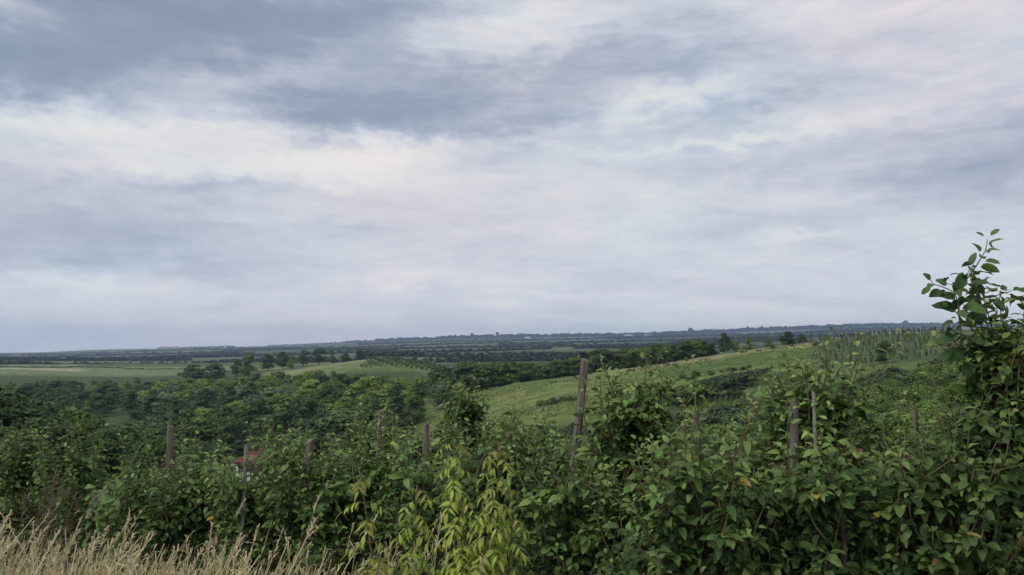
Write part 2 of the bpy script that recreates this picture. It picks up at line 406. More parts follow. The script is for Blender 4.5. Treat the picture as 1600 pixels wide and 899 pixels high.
# --- trees close below the orchard on the left
near_tops = [(-120, 88, 598), (-40, 92, 592), (28, 96, 606), (80, 86, 648), (120, 100, 640), (165, 84, 668), (205, 98, 660), (245, 88, 676), (60, 76, 690), (145, 74, 712), (225, 76, 704), (290, 96, 690), (0, 78, 660), (-70, 74, 650), (275, 82, 730), (330, 90, 728)]
for k, (px, Y, top) in enumerate(near_tops):
    b = gp(px, Y); h = S(Y, top) - b[2]
    key = 'near_dark' if k % 3 != 1 else 'near_mid'
    plant('broadleaf_tree', key, b, h, 'dark green bushy tree on the slope just below the orchard' if key == 'near_dark' else 'mid green leafy tree among the dark trees just below the orchard',
          'tree', 'dark trees below the orchard' if key == 'near_dark' else 'mid green trees below the orchard', 1.05)

# --- the valley wood
def in_house(px, Y): return (330 < px < 450 and 120 < Y < 176) 
def reg(rng):
    Y = 105 + 375*rng.random()**.8; px = -120 + 900*rng.random()
    if px > 640 and 128 < Y < 225: return None
    if px > 640 and (Y > 400 or px > 760 and Y > 128): return None
    if px > 600 and 138 < Y < 215: return None
    if px > 400 and Y > 440: return None
    if in_house(px, Y): return None
    if 115 < px < 230 and 205 < Y < 262: return None
    return ((px-800)/F*Y, Y)
pts = poisson(300, reg, lambda p: 5.2 + p[1]*.015, np.random.default_rng(5), 60)
pts.sort(key=lambda p: p[1])
rngw = np.random.default_rng(8)
zone_name = {'a': 'in the near part of the valley wood below the orchard', 'b': 'in the middle of the valley wood', 'c': 'along the far edge of the valley wood below the pale fields'}
kind_name = {'dark': 'dark green round tree', 'mid': 'mid green round tree', 'light': 'bright yellow-green leafy tree', 'grey': 'grey-green willow-like tree', 'tall': 'narrow dark upright tree'}
stuffg = []
for k, (x, y) in enumerate(pts):
    px = 800 + x/y*F
    n = vnoise(np.array([x/34]), np.array([y/55]), 21)[0] + .25*(rngw.random()-.5)
    bright = px > 250 and 310 < y
    key = 'dark' if n < .42 else 'mid' if n < .58 else 'light' if n < .74 else 'grey' if n < .86 else 'tall'
    if bright and rngw.random() < .38: key = 'light'
    if px < 170 and y < 330 and key == 'light': key = 'mid'
    h = 7.5 + 4.5*rngw.random()
    if y > 400: h *= .72
    if key == 'tall': h *= 1.2
    if in_house(px + 30, y - 25) or in_house(px, y - 18) or (y < 130 and 300 < px < 470): h = min(h, 4.2)
    if 100 < px < 240 and 150 < y < 240: h = min(h, 6)
    cap = np.interp(px, [0, 200, 270, 350, 430, 500, 600, 700, 760], [592, 588, 590, 590, 577, 576, 582, 592, 600]) + 9*rngw.random()
    h = min(h, S(y, cap) - g1(x, y) + .2)
    if h < 2.4: continue
    z = 'a' if y < 190 else 'b' if y < 320 else 'c'
    plant('woodland_tree', key, (x, y, g1(x, y) - .2), h, kind_name[key] + ' ' + zone_name[z], 'tree', kind_name[key] + 's ' + zone_name[z], 1.38, parts=y < 200, rng=rngw)

# --- trees standing alone or in clumps at the fields
for px, Y, top, key, w, lab in [
    (303, 470, 568, 'dark', 1.9, 'broad dark tree, first of the two rounded trees before the pale fields'),
    (338, 468, 567, 'dark', 1.8, 'broad dark tree, second of the two rounded trees before the pale fields'),
    (372, 520, 561, 'dark', .9, 'small dark tree beside the leaning clump on the field edge'),
    (391, 470, 552, 'mid', .9, 'tall dull green tree at the end of the field hedge beside the rounded pair'),
    (420, 560, 551, 'dark', 1.1, 'dark tree behind the hill crest, next to the tall dull green tree'),
    (443, 570, 549, 'dark', 1.1, 'dark spreading tree in the row behind the open hill, near its lower end'),
    (457, 545, 556, 'mid', .9, 'small mid green tree in the row behind the open hill'),
    (476, 600, 546, 'dark', .9, 'dark pointed tree in the row behind the hill crest'),
    (500, 600, 543, 'dark', 1.2, 'tallest dark tree of the row behind the hill crest'),
    (521, 600, 546, 'tall', 1.1, 'narrow dark tree beside the tallest of the crest row'),
    (541, 610, 551, 'dark', 1.2, 'low dark tree filling the crest row'),
    (563, 610, 545, 'dark', .85, 'rounded dark tree before the gap at the end of the crest row'),
    (581, 605, 547, 'dark', .8, 'last rounded dark tree of the crest row, under the thin mast')]:
    b = gp(px, Y); plant('field_tree', key, b, S(Y, top) - b[2] , lab, 'tree', 'trees at the fields', w)

# --- dark belt behind the meadow ridge
rngb = np.random.default_rng(3)
toppts = [(690, 578), (720, 570), (760, 566), (800, 560), (840, 566), (880, 560), (920, 548), (945, 540), (975, 548), (1000, 543), (1030, 538), (1060, 534), (1090, 531), (1110, 540), (1130, 519), (1150, 530), (1180, 530), (1215, 532), (1250, 522), (1275, 530)]
k = 0
for px in np.arange(690, 1112, 5.2):
    Y = 264 + 30*rngb.random(); top = np.interp(px, [a for a, _ in toppts], [b for _, b in toppts]) + rngb.normal()*4 + abs(rngb.normal())*4
    b = gp(px + rngb.normal()*4, Y); h = max(3.0, S(Y, top) - b[2])
    key = ['dark', 'mid', 'mid', 'dark', 'tall'][k % 5] if px < 900 else ['dark', 'mid', 'dark', 'conifer', 'mid'][k % 5]
    plant('belt_tree', key, b, h, {'dark': 'dark tree in the belt behind the meadow ridge', 'mid': 'lighter tree in the dark belt behind the meadow ridge', 'tall': 'slender dark tree in the belt behind the meadow ridge', 'conifer': 'dark pine-like tree in the belt behind the meadow ridge'}[key],
          'tree', key + ' trees of the ridge belt', 1.4, rng=rngb); k += 1
for px, Y, top, key, w, lab in [
    (1098, 275, 530, 'dark', 1.0, 'last big dark tree of the belt, where the ridge opens'),
    (1112, 270, 537, 'conifer', 1.3, 'small dark tree next to the last big tree of the ridge belt'),
    (1131, 272, 518, 'dark', .75, 'lone tall dark tree standing above the ridge line'),
    (1148, 275, 531, 'light', .7, 'light green bush beside the lone tall dark tree'),
    (1170, 300, 526, 'mid', .9, 'dull green low tree behind the ridge, after the lone tree'),
    (1200, 310, 528, 'mid', 1.0, 'wide dull green bush behind the ridge, halfway to the orchard field'),
    (1231, 300, 516, 'dark', 1.0, 'rounded dark tree on the skyline near the upper end of the ridge'),
    (1252, 310, 520, 'dark', .9, 'lower dark tree beside the rounded skyline tree')]:
    b = gp(px, Y); plant('ridge_tree', key, b, max(2.5, S(Y, top) - b[2]), lab, 'tree', None, w)

# --- meadow bushes, ravine and right slope
rngm = np.random.default_rng(81)
for k in range(64):
    if k < 34: px = 860 + 420*rngm.random(); Y = 229 + 14*rngm.random(); h = .3 + .7*rngm.random()**2
    elif k < 46: px = 845 + 80*rngm.random(); Y = 166 + 7*rngm.random(); h = .7 + .9*rngm.random()
    else: px = 1040 + 140*rngm.random(); Y = 176 + 8*rngm.random() + (px-1040)*.06; h = .5 + .8*rngm.random()
    plant('meadow_bush', 'dark_shrub' if k % 3 else 'shrub', gp(px, Y), h, 'small low bush scattered over the grassy ridge meadow', 'bush', 'bushes on the meadow', 1.6, parts=False, rng=rngm)
for k in range(46):                                            # tangled thicket along the ravine lip
    t = rngm.random(); px = 1035 + 165*t; Y = 148 + 22*t + 5*rngm.normal(); h = 1.6 + 2.4*rngm.random()
    h = min(h, S(Y, np.interp(px, [1035, 1080, 1130, 1200], [612, 596, 584, 574])) - g1((px-800)/F*Y, Y))
    if h < .8: continue
    plant('thicket_shrub', 'dark_shrub' if k % 4 else 'shrub', gp(px, Y), h, 'tangled dark shrub in the thicket along the ravine lip', 'shrub', 'thicket shrubs along the ravine', 1.3, parts=False, rng=rngm)
rngt = np.random.default_rng(55); n = 16000
px_ = 640 + 660*rngt.random(n); Y_t = 146 + 104*rngt.random(n)**1.3; xt = (px_-800)/F*Y_t
kp = vnoise(xt/7, Y_t/7, 5) + .35*rngt.random(n) > .68; xt, Y_t, px_ = xt[kp], Y_t[kp], px_[kp]; n = len(xt)
sz_ = .1 + .22*rngt.random(n)**2; Pt = np.stack([xt, Y_t, G(xt, Y_t) + sz_*.5], 1)
ct = np.where(rngt.random((n, 1)) < .6, np.array((.1, .135, .044)), np.array((.16, .17, .07)))*(.85+.35*rngt.random((n, 1)))
g = Geo(); clumps(Pt, nrm(rngt.normal(size=(n, 3))*.6 + np.array([0, -.5, .8])), sz_, ct, rngt, g)
tag(obj('meadow_grass', g.build('meadow_grass', [M_GRASS])), kind='stuff')
def reg2(rng):
    px = 660 + 900*rng.random(); Y = 36 + 118*rng.random()
    lim = np.interp(px, [660, 900, 1080, 1200, 1300, 1400, 1500, 1560], [125, 132, 150, 156, 160, 160, 120, 110])
    if Y > lim: return None
    if Y < 58 or px < 1000 and Y < 75: return None
    return ((px-800)/F*Y, Y)
rngs = np.random.default_rng(17)
spts = poisson(230, reg2, lambda p: 2.7 + p[1]*.008, rngs, 60)
for k, (x, y) in enumerate(spts):
    px = 800 + x/y*F; n = vnoise(np.array([x/14]), np.array([y/20]), 33)[0] + .3*(rngs.random()-.5)
    key = 'shrub' if n > .36 else 'dark_shrub'
    if px > 1330 and n > .45: key = 'near_light'
    h = 2.2 + 2.2*rngs.random()
    if key == 'near_light': h = 3.5 + 2*rngs.random()
    if px > 1300 and rngs.random() < .2: key = 'near_dark'; h = 4.5
    cap = np.interp(px, [660, 1000, 1100, 1180, 1300, 1340, 1400, 1500, 1560], [668, 652, 624, 612, 606, 586, 566, 546, 536]) + max(0, 100-y)*1.3 + 10*rngs.random()
    h = min(h, S(y, cap) - g1(x, y))
    if h < .9: continue
    lab = {'shrub': 'bright green leafy shrub', 'dark_shrub': 'dark green tangled shrub', 'near_light': 'large yellow-green bush', 'near_dark': 'dark green bushy young tree'}[key]
    zz = 'on the slope to the side of the orchard' if px > 1250 else 'in the ravine below the ridge meadow'
    plant('shrub', key, (x, y, g1(x, y) - .15), h, lab + ' ' + zz, 'shrub', lab + 's ' + zz, 1.15, parts=False, rng=rngs)
for px, Y, top, key, w, lab in [
    (1380, 172, 532, 'near_dark', 1.0, 'dark lone tree standing before the staked orchard field'),
    (1312, 128, 578, 'near_dark', .8, 'dark rounded tree at the foot of the staked orchard field'),
    (1480, 88, 580, 'near_dark', .95, 'big dark tree on the slope under the tall apple branch'),
    (1428, 92, 630, 'near_dark', .9, 'lower dark tree beside the thin orchard stake'),
    (1345, 108, 640, 'near_dark', .8, 'dark bush-like tree beneath the bright shrubs of the slope'),
    (650, 215, 612, 'near_mid', .9, 'rounded green tree at the lower corner of the ridge meadow'),
    (632, 160, 650, 'near_dark', .9, 'dark tree below the lower corner of the ridge meadow')]:
    b = gp(px, Y); plant('slope_tree', key, b, max(2.0, S(Y, top) - b[2]), lab, 'tree', None, w)

# --- staked orchard on the right hill, small orchard in the ravine, orchard rows on the middle hill
pg = Geo(); pg.tube([[0, 0, -.2], [.01, 0, 1.4], [.02, .01, 2.7]], [.055, .05, .045], 6); post_me = pg.build('pale_post', [M_PALEPOST])
rngy = np.random.default_rng(2)
young = []
for s in range(3):
    young.append(crown_mesh('young_crown', np.random.default_rng(60+s), .55, 2.1, .05, 18, 20, .1, (.085, .12, .045), M_SHRUBLEAF, kind='tall'))
cnt = [0, 0]
for row in range(24):
    for k in range(20):
        x = 56 + row*4.2 + k*1.1 + rngy.normal()*.4; y = 168 + k*4.4 + row*.3
        px = 800 + x/y*F
        lo = np.interp(y, [165, 185, 220, 260], [1285, 1275, 1265, 1262])
        if not lo < px < 1500 or y > 275: continue
        if (k + row) % 3 == 0 and cnt[0] < 200:
            o = obj('orchard_post', post_me, None, (x, y, g1(x, y))); o.scale = (1.0, 1.0, .65+.35*rngy.random()); o.rotation_euler = (rngy.normal()*.03, rngy.normal()*.03, 0)
            tag(o, 'thin pale post in the staked orchard field on the hill', 'post', 'pale posts of the hill orchard'); cnt[0] += 1
        if cnt[1] < 285:
            o = obj('young_fruit_tree', young[k % 3], None, (x+.4, y+1.8, g1(x+.4, y+1.8)), rngy.random()*6); o.scale = (.75, .75, .55+.45*rngy.random())
            tag(o, 'slim young fruit tree in the staked orchard field on the hill', 'tree', 'young trees of the hill orchard'); cnt[1] += 1
for k in range(30):
    px = 1105 + k*2.9; Y = 143 + (k % 3)*3.0
    b = gp(px, Y)
    o = obj('ravine_stake', post_me, None, b); o.scale = (.5, .5, .42)
    tag(o, 'thin grey stake in the small orchard strip beside the ravine', 'stake', 'stakes of the ravine orchard strip')
for c in range(23):
    for k in range(8):
        px = 583 + c*7.2; Y = 425 + k*5.2
        x = (px-800)/F*460 + k*.2; b = (x, Y, g1(x, Y))
        o = obj('row_fruit_tree', young[(c+k) % 3], None, b, rngy.random()*6); o.scale = (1.5, 1.5, 1.05)
        tag(o, 'small fruit tree in the straight rows on the open middle hill', 'tree', 'fruit trees in rows on the middle hill')

# --- far woods, hedges and skyline
g_lo = [crown_mesh('far_crown', np.random.default_rng(90+s), 4.5, 8, .2, 7, 14, 1.0, (.032, .046, .024), M_WOODLEAF) for s in range(4)]
def arr(me):
    v = np.zeros(len(me.vertices)*3, np.float32); me.vertices.foreach_get('co', v)
    t = np.zeros(len(me.loops), np.int32); me.loops.foreach_get('vertex_index', t)
    c = np.zeros(len(me.vertices)*4, np.float32); me.color_attributes['tint'].data.foreach_get('color', c)
    return v.reshape(-1, 3), t.reshape(-1, 3), c.reshape(-1, 4)[:, :3]
ARR = [arr(me) for me in g_lo]
rngf = np.random.default_rng(44)
def mass(name, pts, hs):
    g = Geo()
    for (x, y), h in zip(pts, hs):
        v, t, c = ARR[int(rngf.integers(4))]; s = h/8; a = rngf.random()*6.28
        M = np.array([[math.cos(a), -math.sin(a), 0], [math.sin(a), math.cos(a), 0], [0, 0, 1]])
        w = 1.5 + 1.0*rngf.random()
        g.add((v*np.array([s*w, s*w, s])) @ M.T + np.array([x, y, g1(x, y) - .5]), None, t, c*(.7+.6*rngf.random()))
    tag(obj(name, g.build(name, [M_WOODLEAF])), kind='stuff')
def strip(name, px0, Y0, px1, Y1, n, h, wob=.02, thick=.01):
    P, Hh = [], []; n = int(n*(2.2 if Y0 < 1350 else 4.6)); h *= (.75 if Y0 < 1350 else 1); thick *= .35; h *= .8
    for k in range(n):
        t = (k + rngf.random())/n; Y = Y0 + (Y1-Y0)*t; Y *= 1 + thick*rngf.normal() + wob*.3*math.sin(t*9); px = px0 + (px1-px0)*t
        P.append(((px-800)/F*Y, Y)); Hh.append(h*(.55+.6*rngf.random()))
    mass(name, P, Hh)
for (a, b_, c, d, n, h) in [
    (-80, 900, 90, 980, 22, 7), (-100, 1050, 240, 1120, 40, 8), (120, 1250, 480, 1200, 40, 8), (-100, 1500, 300, 1450, 50, 9), (330, 1050, 520, 980, 24, 8),
    (480, 900, 800, 820, 40, 9), (560, 1050, 900, 1000, 60, 11), (700, 860, 900, 800, 30, 9), (760, 1150, 980, 1100, 36, 10), (600, 1400, 860, 1500, 34, 8),
    (250, 1700, 620, 1800, 46, 9), (-60, 2000, 400, 2100, 60, 9), (500, 2100, 900, 2000, 60, 9), (900, 1500, 1150, 1350, 44, 9), (850, 1800, 1250, 1700, 50, 9),
    (-100, 2700, 380, 2600, 60, 10), (350, 2900, 800, 2800, 60, 10), (780, 2500, 1200, 2600, 70, 10), (1050, 2000, 1350, 2100, 60, 11), (1150, 3000, 1500, 3100, 60, 11),
    (-60, 738, 135, 742, 70, 2.2), (140, 742, 300, 700, 60, 2.0), (-80, 3700, 500, 3600, 60, 11), (560, 3800, 1000, 3700, 70, 13), (950, 3500, 1500, 3600, 90, 14), (0, 900, 60, 1500, 30, 8)]:
    strip('distant_woods', a, b_, c, d, n, h)
# skyline: the thick band of trees on the far plateau is a mass, trees that stick out are things
strip('distant_woods', 690, 5250, 1060, 5300, 110, 30, thick=.015); strip('distant_woods', 1040, 5200, 1500, 5250, 150, 32, thick=.015); strip('distant_woods', 1440, 5200, 1700, 5250, 60, 28)
strip('distant_woods', 590, 5200, 720, 5250, 26, 24); strip('distant_woods', 420, 5200, 600, 5230, 26, 11, thick=.015); strip('distant_woods', 540, 5200, 640, 5230, 14, 17, thick=.015); strip('distant_woods', 250, 5350, 370, 5350, 18, 13)
sky_trees = [(311, 17), (317, 21), (329, 24), (335, 21), (343, 19), (349, 22), (355, 27), (358, 20), (364, 18), (495, 18), (524, 22), (541, 15), (553, 26), (561, 18), (596, 24), (612, 28), (622, 22), (640, 20), (655, 24), (672, 20), (700, 24), (712, 28), (722, 24), (738, 36), (749, 24), (771, 22), (777, 36), (800, 24), (816, 28), (836, 22), (868, 20), (906, 32), (921, 24), (950, 22), (985, 30), (1002, 28), (1040, 30), (1062, 26), (1079, 44), (1100, 28), (1168, 34), (1190, 30), (1205, 32), (1228, 26), (1284, 30), (1294, 28), (1322, 36), (1345, 22), (1372, 26), (1408, 22), (1414, 40), (1440, 24), (1456, 28)]
for px, h in sky_trees:
    x = (px-800)/F*5150
    o = obj('skyline_tree', g_lo[int(rngf.integers(4))], None, (x, 5150, g1(x, 5150) - 1), rngf.random()*6); s = h/8*(1.1 if px > 680 else .62); o.scale = (s*1.15, s*1.15, s)
    tag(o, 'bluish tree standing out above the far skyline', 'tree', 'trees along the far skyline')

# --- buildings
def house(name, px, Y, L, W, hw, hr, rz, roofmat, lab, hip=False, group=None, dz=0.0, base=None):
    b = gp(px, Y) if base is None else base; e = empty(name, (b[0], b[1], b[2] + dz), rz); tag(e, lab, 'house', group)
    g = Geo(); g.box((0, 0, hw/2 - .5), (L, W, hw + 1))
    if not hip:
        for s in (-1, 1): g.add([[s*L/2, -W/2, hw], [s*L/2, W/2, hw], [s*L/2, 0, hw+hr]], None, [[0, 1, 2]])
    obj('wall', g.build('wall', [M_WALL], False), e)
    ov = .45*max(1, L/14); g = Geo(); zo = hw - .12; th = .18
    a = L/2 + ov; c = W/2 + ov; r = (L/2 - W/2*.9) if hip else a
    top = [[-a,-c,zo+th],[a,-c,zo+th],[a,c,zo+th],[-a,c,zo+th],[-r,0,zo+hr+th+.15],[r,0,zo+hr+th+.15]]
    bot = [[p[0],p[1],p[2]-th] for p in top]
    g.add(top+bot, [[0,1,5,4],[2,3,4,5],[6,10,11,7],[8,11,10,9],[0,6,7,1],[2,8,9,3]] + ([[1,7,8,2],[3,9,6,0]] if hip else []),
          [[1,2,5],[3,0,4]] if hip else [[1,7,11],[1,11,5],[2,5,11],[2,11,8],[0,4,10],[0,10,6],[3,9,10],[3,10,4]])
    rf = obj('roof', g.build('roof', [roofmat], False), e)
    g = Geo(); g.box((L*.18, W*.12, hw + hr*.75), (.7, .7, 1.8)); g.box((L*.18, W*.12, hw+hr*.75+.95), (.85, .85, .12)); obj('chimney', g.build('chimney', [M_ROOFBROWN], False), rf)
    if Y < 400:
        for x in (-L*.33, -L*.05, L*.33):
            g = Geo(); g.box((x, -W/2 - .012, hw*.55), (1.2, .1, 1.3)); w = obj('window', g.build('window', [M_STAKE], False), e)
            g = Geo(); g.box((x, -W/2 - .06, hw*.55), (1.02, .04, 1.12)); obj('pane', g.build('pane', [M_GLASS], False), w)
        g = Geo(); g.box((L*.14, -W/2 - .012, 1.05), (1.0, .1, 2.1)); d = obj('door', g.build('door', [M_DOOR], False), e)
        g = Geo(); g.tube([[L*.14+.36, -W/2-.062, 1.0], [L*.14+.36, -W/2-.11, 1.0], [L*.14+.25, -W/2-.11, 1.0]], .018, 6); obj('handle', g.build('handle', [M_STEEL]), d)
    return e
hb = pix(397, 740, 150); hb[2] = max(hb[2], g1(hb[0], hb[1]))
house('house', 397, 150, 5.6, 4.6, 2.4, 1.4, .12, M_ROOFRED, 'small white house with a dark red roof down in the valley', hip=True, base=hb)
house('farmhouse', 258, 5300, 40, 22, 4, 9, .1, M_ROOFBROWN, 'far farm building with reddish roof, at the open end of the skyline farm')
house('farmhouse', 276, 5300, 52, 22, 4, 8, 0, M_ROOFBROWN, 'longer far farm building with reddish roof on the skyline')
house('farmhouse', 352, 5080, 16, 11, 6, 7, .3, M_ROOFGREY, 'tiny pale house among the skyline tree clump')
house('farmhouse', 979, 4900, 26, 12, 9, 4, .1, M_ROOFGREY, 'small white house on the far plateau, first of a white pair')
house('farmhouse', 985, 4850, 20, 12, 8, 4, .2, M_ROOFGREY, 'small white house on the far plateau, second of a white pair')
house('farmhouse', 1012, 4700, 34, 12, 8, 4, .1, M_ROOFGREY, 'long white building on the far plateau beside the white pair')
house('farmhouse', 824, 4500, 30, 14, 8, 5, .1, M_ROOFGREY, 'pale building in front of the wooded skyline, above the far fields')
house('farmhouse', 30, 2900, 16, 10, 6, 5, .3, M_ROOFGREY, 'tiny pale house in the low land at the far left edge of the valley')
house('farmhouse', 44, 2850, 14, 9, 5, 5, .1, M_ROOFBROWN, 'tiny pale house with reddish roof beside another in the far low land')
def mast(px, Y, h, lab):
    b = gp(px, Y); e = empty('radio_mast', b); tag(e, lab, 'mast')
    g = Geo(); w = 1.6
    for k in range(3):
        t = k*2.094; g.tube([[w*math.cos(t), w*math.sin(t), -1], [w*.4*math.cos(t), w*.4*math.sin(t), h]], [.3, .2], 5)
    obj('tower', g.build('tower', [M_STEEL]), e)
    g = Geo()
    for k in range(int(h/3)):
        s0 = w*(1-.6*k*3/h); s1 = w*(1-.6*(k+1)*3/h)
        for q in range(3): g.tube([[s0*math.cos(q*2.094), s0*math.sin(q*2.094), k*3], [s1*math.cos((q+1)*2.094), s1*math.sin((q+1)*2.094), k*3+3]], .12, 4)
    obj('bracing', g.build('bracing', [M_STEEL]), e)
    g = Geo(); g.tube([[0, 0, h-1], [0, 0, h+6]], [.15, .08], 5); obj('antenna', g.build('antenna', [M_STEEL]), e)
mast(574, 4800, 44, 'thin radio mast above the far skyline over the middle hill')
mast(427, 4900, 26, 'faint short mast on the skyline between the farm and the thin mast')

# ------------------------------------------------------------------ leaves for the near plants
def leaf_template(st, wid, fold, kind='ovate'):
    V = []; n = len(st)
    for t in st:
        w = wid * (math.sin(math.pi*min(1, t**.92))**.68 if kind == 'ovate' else math.sin(math.pi*t**.75)**1.15) * .5
        V.append((t, w))
    return V, fold
def leaves(g, P, D, U, size, colr, arch, wid=.57, fold=.32, st=(0, .14, .36, .6, .82, 1), m=0, kind='ovate', rng=R, asym=.15):
    """one curved, folded leaf at each P along D with upper side U"""
    n = len(P)
    if n == 0: return
    D = nrm(D); Lf = nrm(np.cross(U, D)); U = np.cross(D, Lf)
    tm, _ = leaf_template(st, wid, fold, kind)
    tw = rng.normal(size=n)*.35                                # twist along the leaf
    wav = rng.normal(size=n)*.05
    rows = []
    k = np.asarray(arch)
    for t, w in tm:
        zc = -k*t*t*.55 ; xc = t*(1-.12*np.abs(k)*t)
        ang = tw*t
        for s in ((0,) if w < 1e-6 else (-1, 0, 1)):
            ww = w*(1 + asym*s*wav*6)
            yl = s*ww*np.cos(ang); zl = np.abs(s)*w*fold + s*ww*np.sin(ang) + (wav*math.sin(t*9)*abs(s))
            rows.append(P + size[:, None]*(xc[:, None]*D + (yl*np.ones(n))[:, None]*Lf + (zc+zl)[:, None]*U))
    nv = len(rows); V = np.stack(rows, 1).reshape(-1, 3)
    q, tr = [], []
    idx = []; c = 0
    for t, w in tm:
        if w < 1e-6: idx.append((c,)); c += 1
        else: idx.append((c, c+1, c+2)); c += 3
    for a, b in zip(idx[:-1], idx[1:]):
        if len(a) == 1: tr += [(a[0], b[0], b[1]), (a[0], b[1], b[2])]
        elif len(b) == 1: tr += [(a[0], b[0], a[1]), (a[1], b[0], a[2])]
        else: q += [(a[0], b[0], b[1], a[1]), (a[1], b[1], b[2], a[2])]
    o = (np.arange(n)*nv)[:, None, None]
    Q_ = (o + np.array(q)[None]).reshape(-1, 4) if q else None
    T_ = (o + np.array(tr)[None]).reshape(-1, 3)
    g.add(V, Q_, T_, np.repeat(colr, nv, 0), m)

MATURE = np.array((.046, .093, .033)); YOUNG_SKYLIT = np.array((.165, .25, .066)); TIP = np.array((.25, .3, .1))  # pale green serves new growth and sky light painted on upper leaves
def spiral(P0, P1, bend, n):
    t = np.linspace(0, 1, n)[:, None]
    return P0*(1-t) + P1*t + bend*(t*(1-t)*4)

def along(path, spacing, rng):
    seg = np.linalg.norm(np.diff(path, axis=0), axis=1); cum = np.concatenate([[0], np.cumsum(seg)]); tot = cum[-1]
    s = np.arange(spacing*.5, tot, spacing); s = s + rng.normal(size=len(s))*spacing*.2
    P = np.stack([np.interp(s, cum, path[:, k]) for k in range(3)], 1)
    d = np.gradient(path, axis=0); Dd = nrm(np.stack([np.interp(s, cum, d[:, k]) for k in range(3)], 1))
    return P, Dd, s/tot

def leafy(gl, path, rng, spacing, sz, young, out_dir=None, droop=.3, start=.08, face=(0, 0, 0)):
    P, Dd, t = along(path, spacing, rng)
    keep = t > start; P, Dd, t = P[keep], Dd[keep], t[keep]; n = len(P)
    if n == 0: return
    ph = np.arange(n)*2.4 + rng.random()*6.28 + rng.normal(size=n)*.3
    ref = nrm(np.cross(Dd, np.array([.3, .2, 1.0]) + 1e-3)); bb = np.cross(Dd, ref)
    rad = np.cos(ph)[:, None]*ref + np.sin(ph)[:, None]*bb
    tip = t**2
    D = nrm(rad*(1.0 - .35*tip[:, None]) + Dd*(.35 + .5*tip[:, None]) + np.array([0, 0, 1.0])*(.34 - droop*(rng.random((n, 1)))) + .22*rng.normal(size=(n, 3)))
    U = nrm(np.array([0, 0, 1.0]) + Dd*.35 + .5*rng.normal(size=(n, 3)) + np.asarray(face))
    size = sz*(.72 + .5*rng.random(n))*(1 - .45*tip)
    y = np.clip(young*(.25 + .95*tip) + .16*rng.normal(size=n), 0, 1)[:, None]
    c = MATURE*(1-y) + YOUNG_SKYLIT*y
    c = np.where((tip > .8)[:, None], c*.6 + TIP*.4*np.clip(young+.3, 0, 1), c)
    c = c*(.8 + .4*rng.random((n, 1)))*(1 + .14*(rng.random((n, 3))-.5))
    # a short stalk sets each blade off from the twig
    pet = .018 + .012*rng.random((n, 1))
    leaves(gl, P + D*pet, D + np.array([0, 0, -.15])*rng.random((n, 1)), U, size, c, .45 + .75*rng.random(n) + .7*y[:, 0]*rng.random(n), rng=rng)

def rosette(gl, P, rng, sz, young, up):
    n = int(rng.integers(6, 11)); ph = np.arange(n)*2.4 + rng.random()*6.28
    el = -.35 + 1.0*rng.random(n)
    D = np.stack([np.cos(ph)*np.cos(el), np.sin(ph)*np.cos(el), np.sin(el)], 1)
    D = nrm(D + np.asarray(up)*.45)
    U = nrm(np.array([0, 0, 1.0]) + .5*rng.normal(size=(n, 3)) + np.asarray(up)*.3)
    y = np.clip(young + .2*rng.normal(size=(n, 1)), 0, 1)
    old = np.where(rng.random((n, 1)) < .018, 1.0, 0.0)                # a few yellowed or rusty leaves
    y = y*(1-old)
    c = (MATURE*(1-y-old) + YOUNG_SKYLIT*y + old*np.where(rng.random((n, 1)) < .6, np.array((.3, .25, .06)), np.array((.2, .1, .05))))*(.75 + .45*rng.random((n, 1)))*(1 + .14*(rng.random((n, 3))-.5))
    leaves(gl, np.tile(P, (n, 1)) + D*.02, D, U, sz*(.62+.55*rng.random(n)), c, .3 + 1.0*rng.random(n), rng=rng)

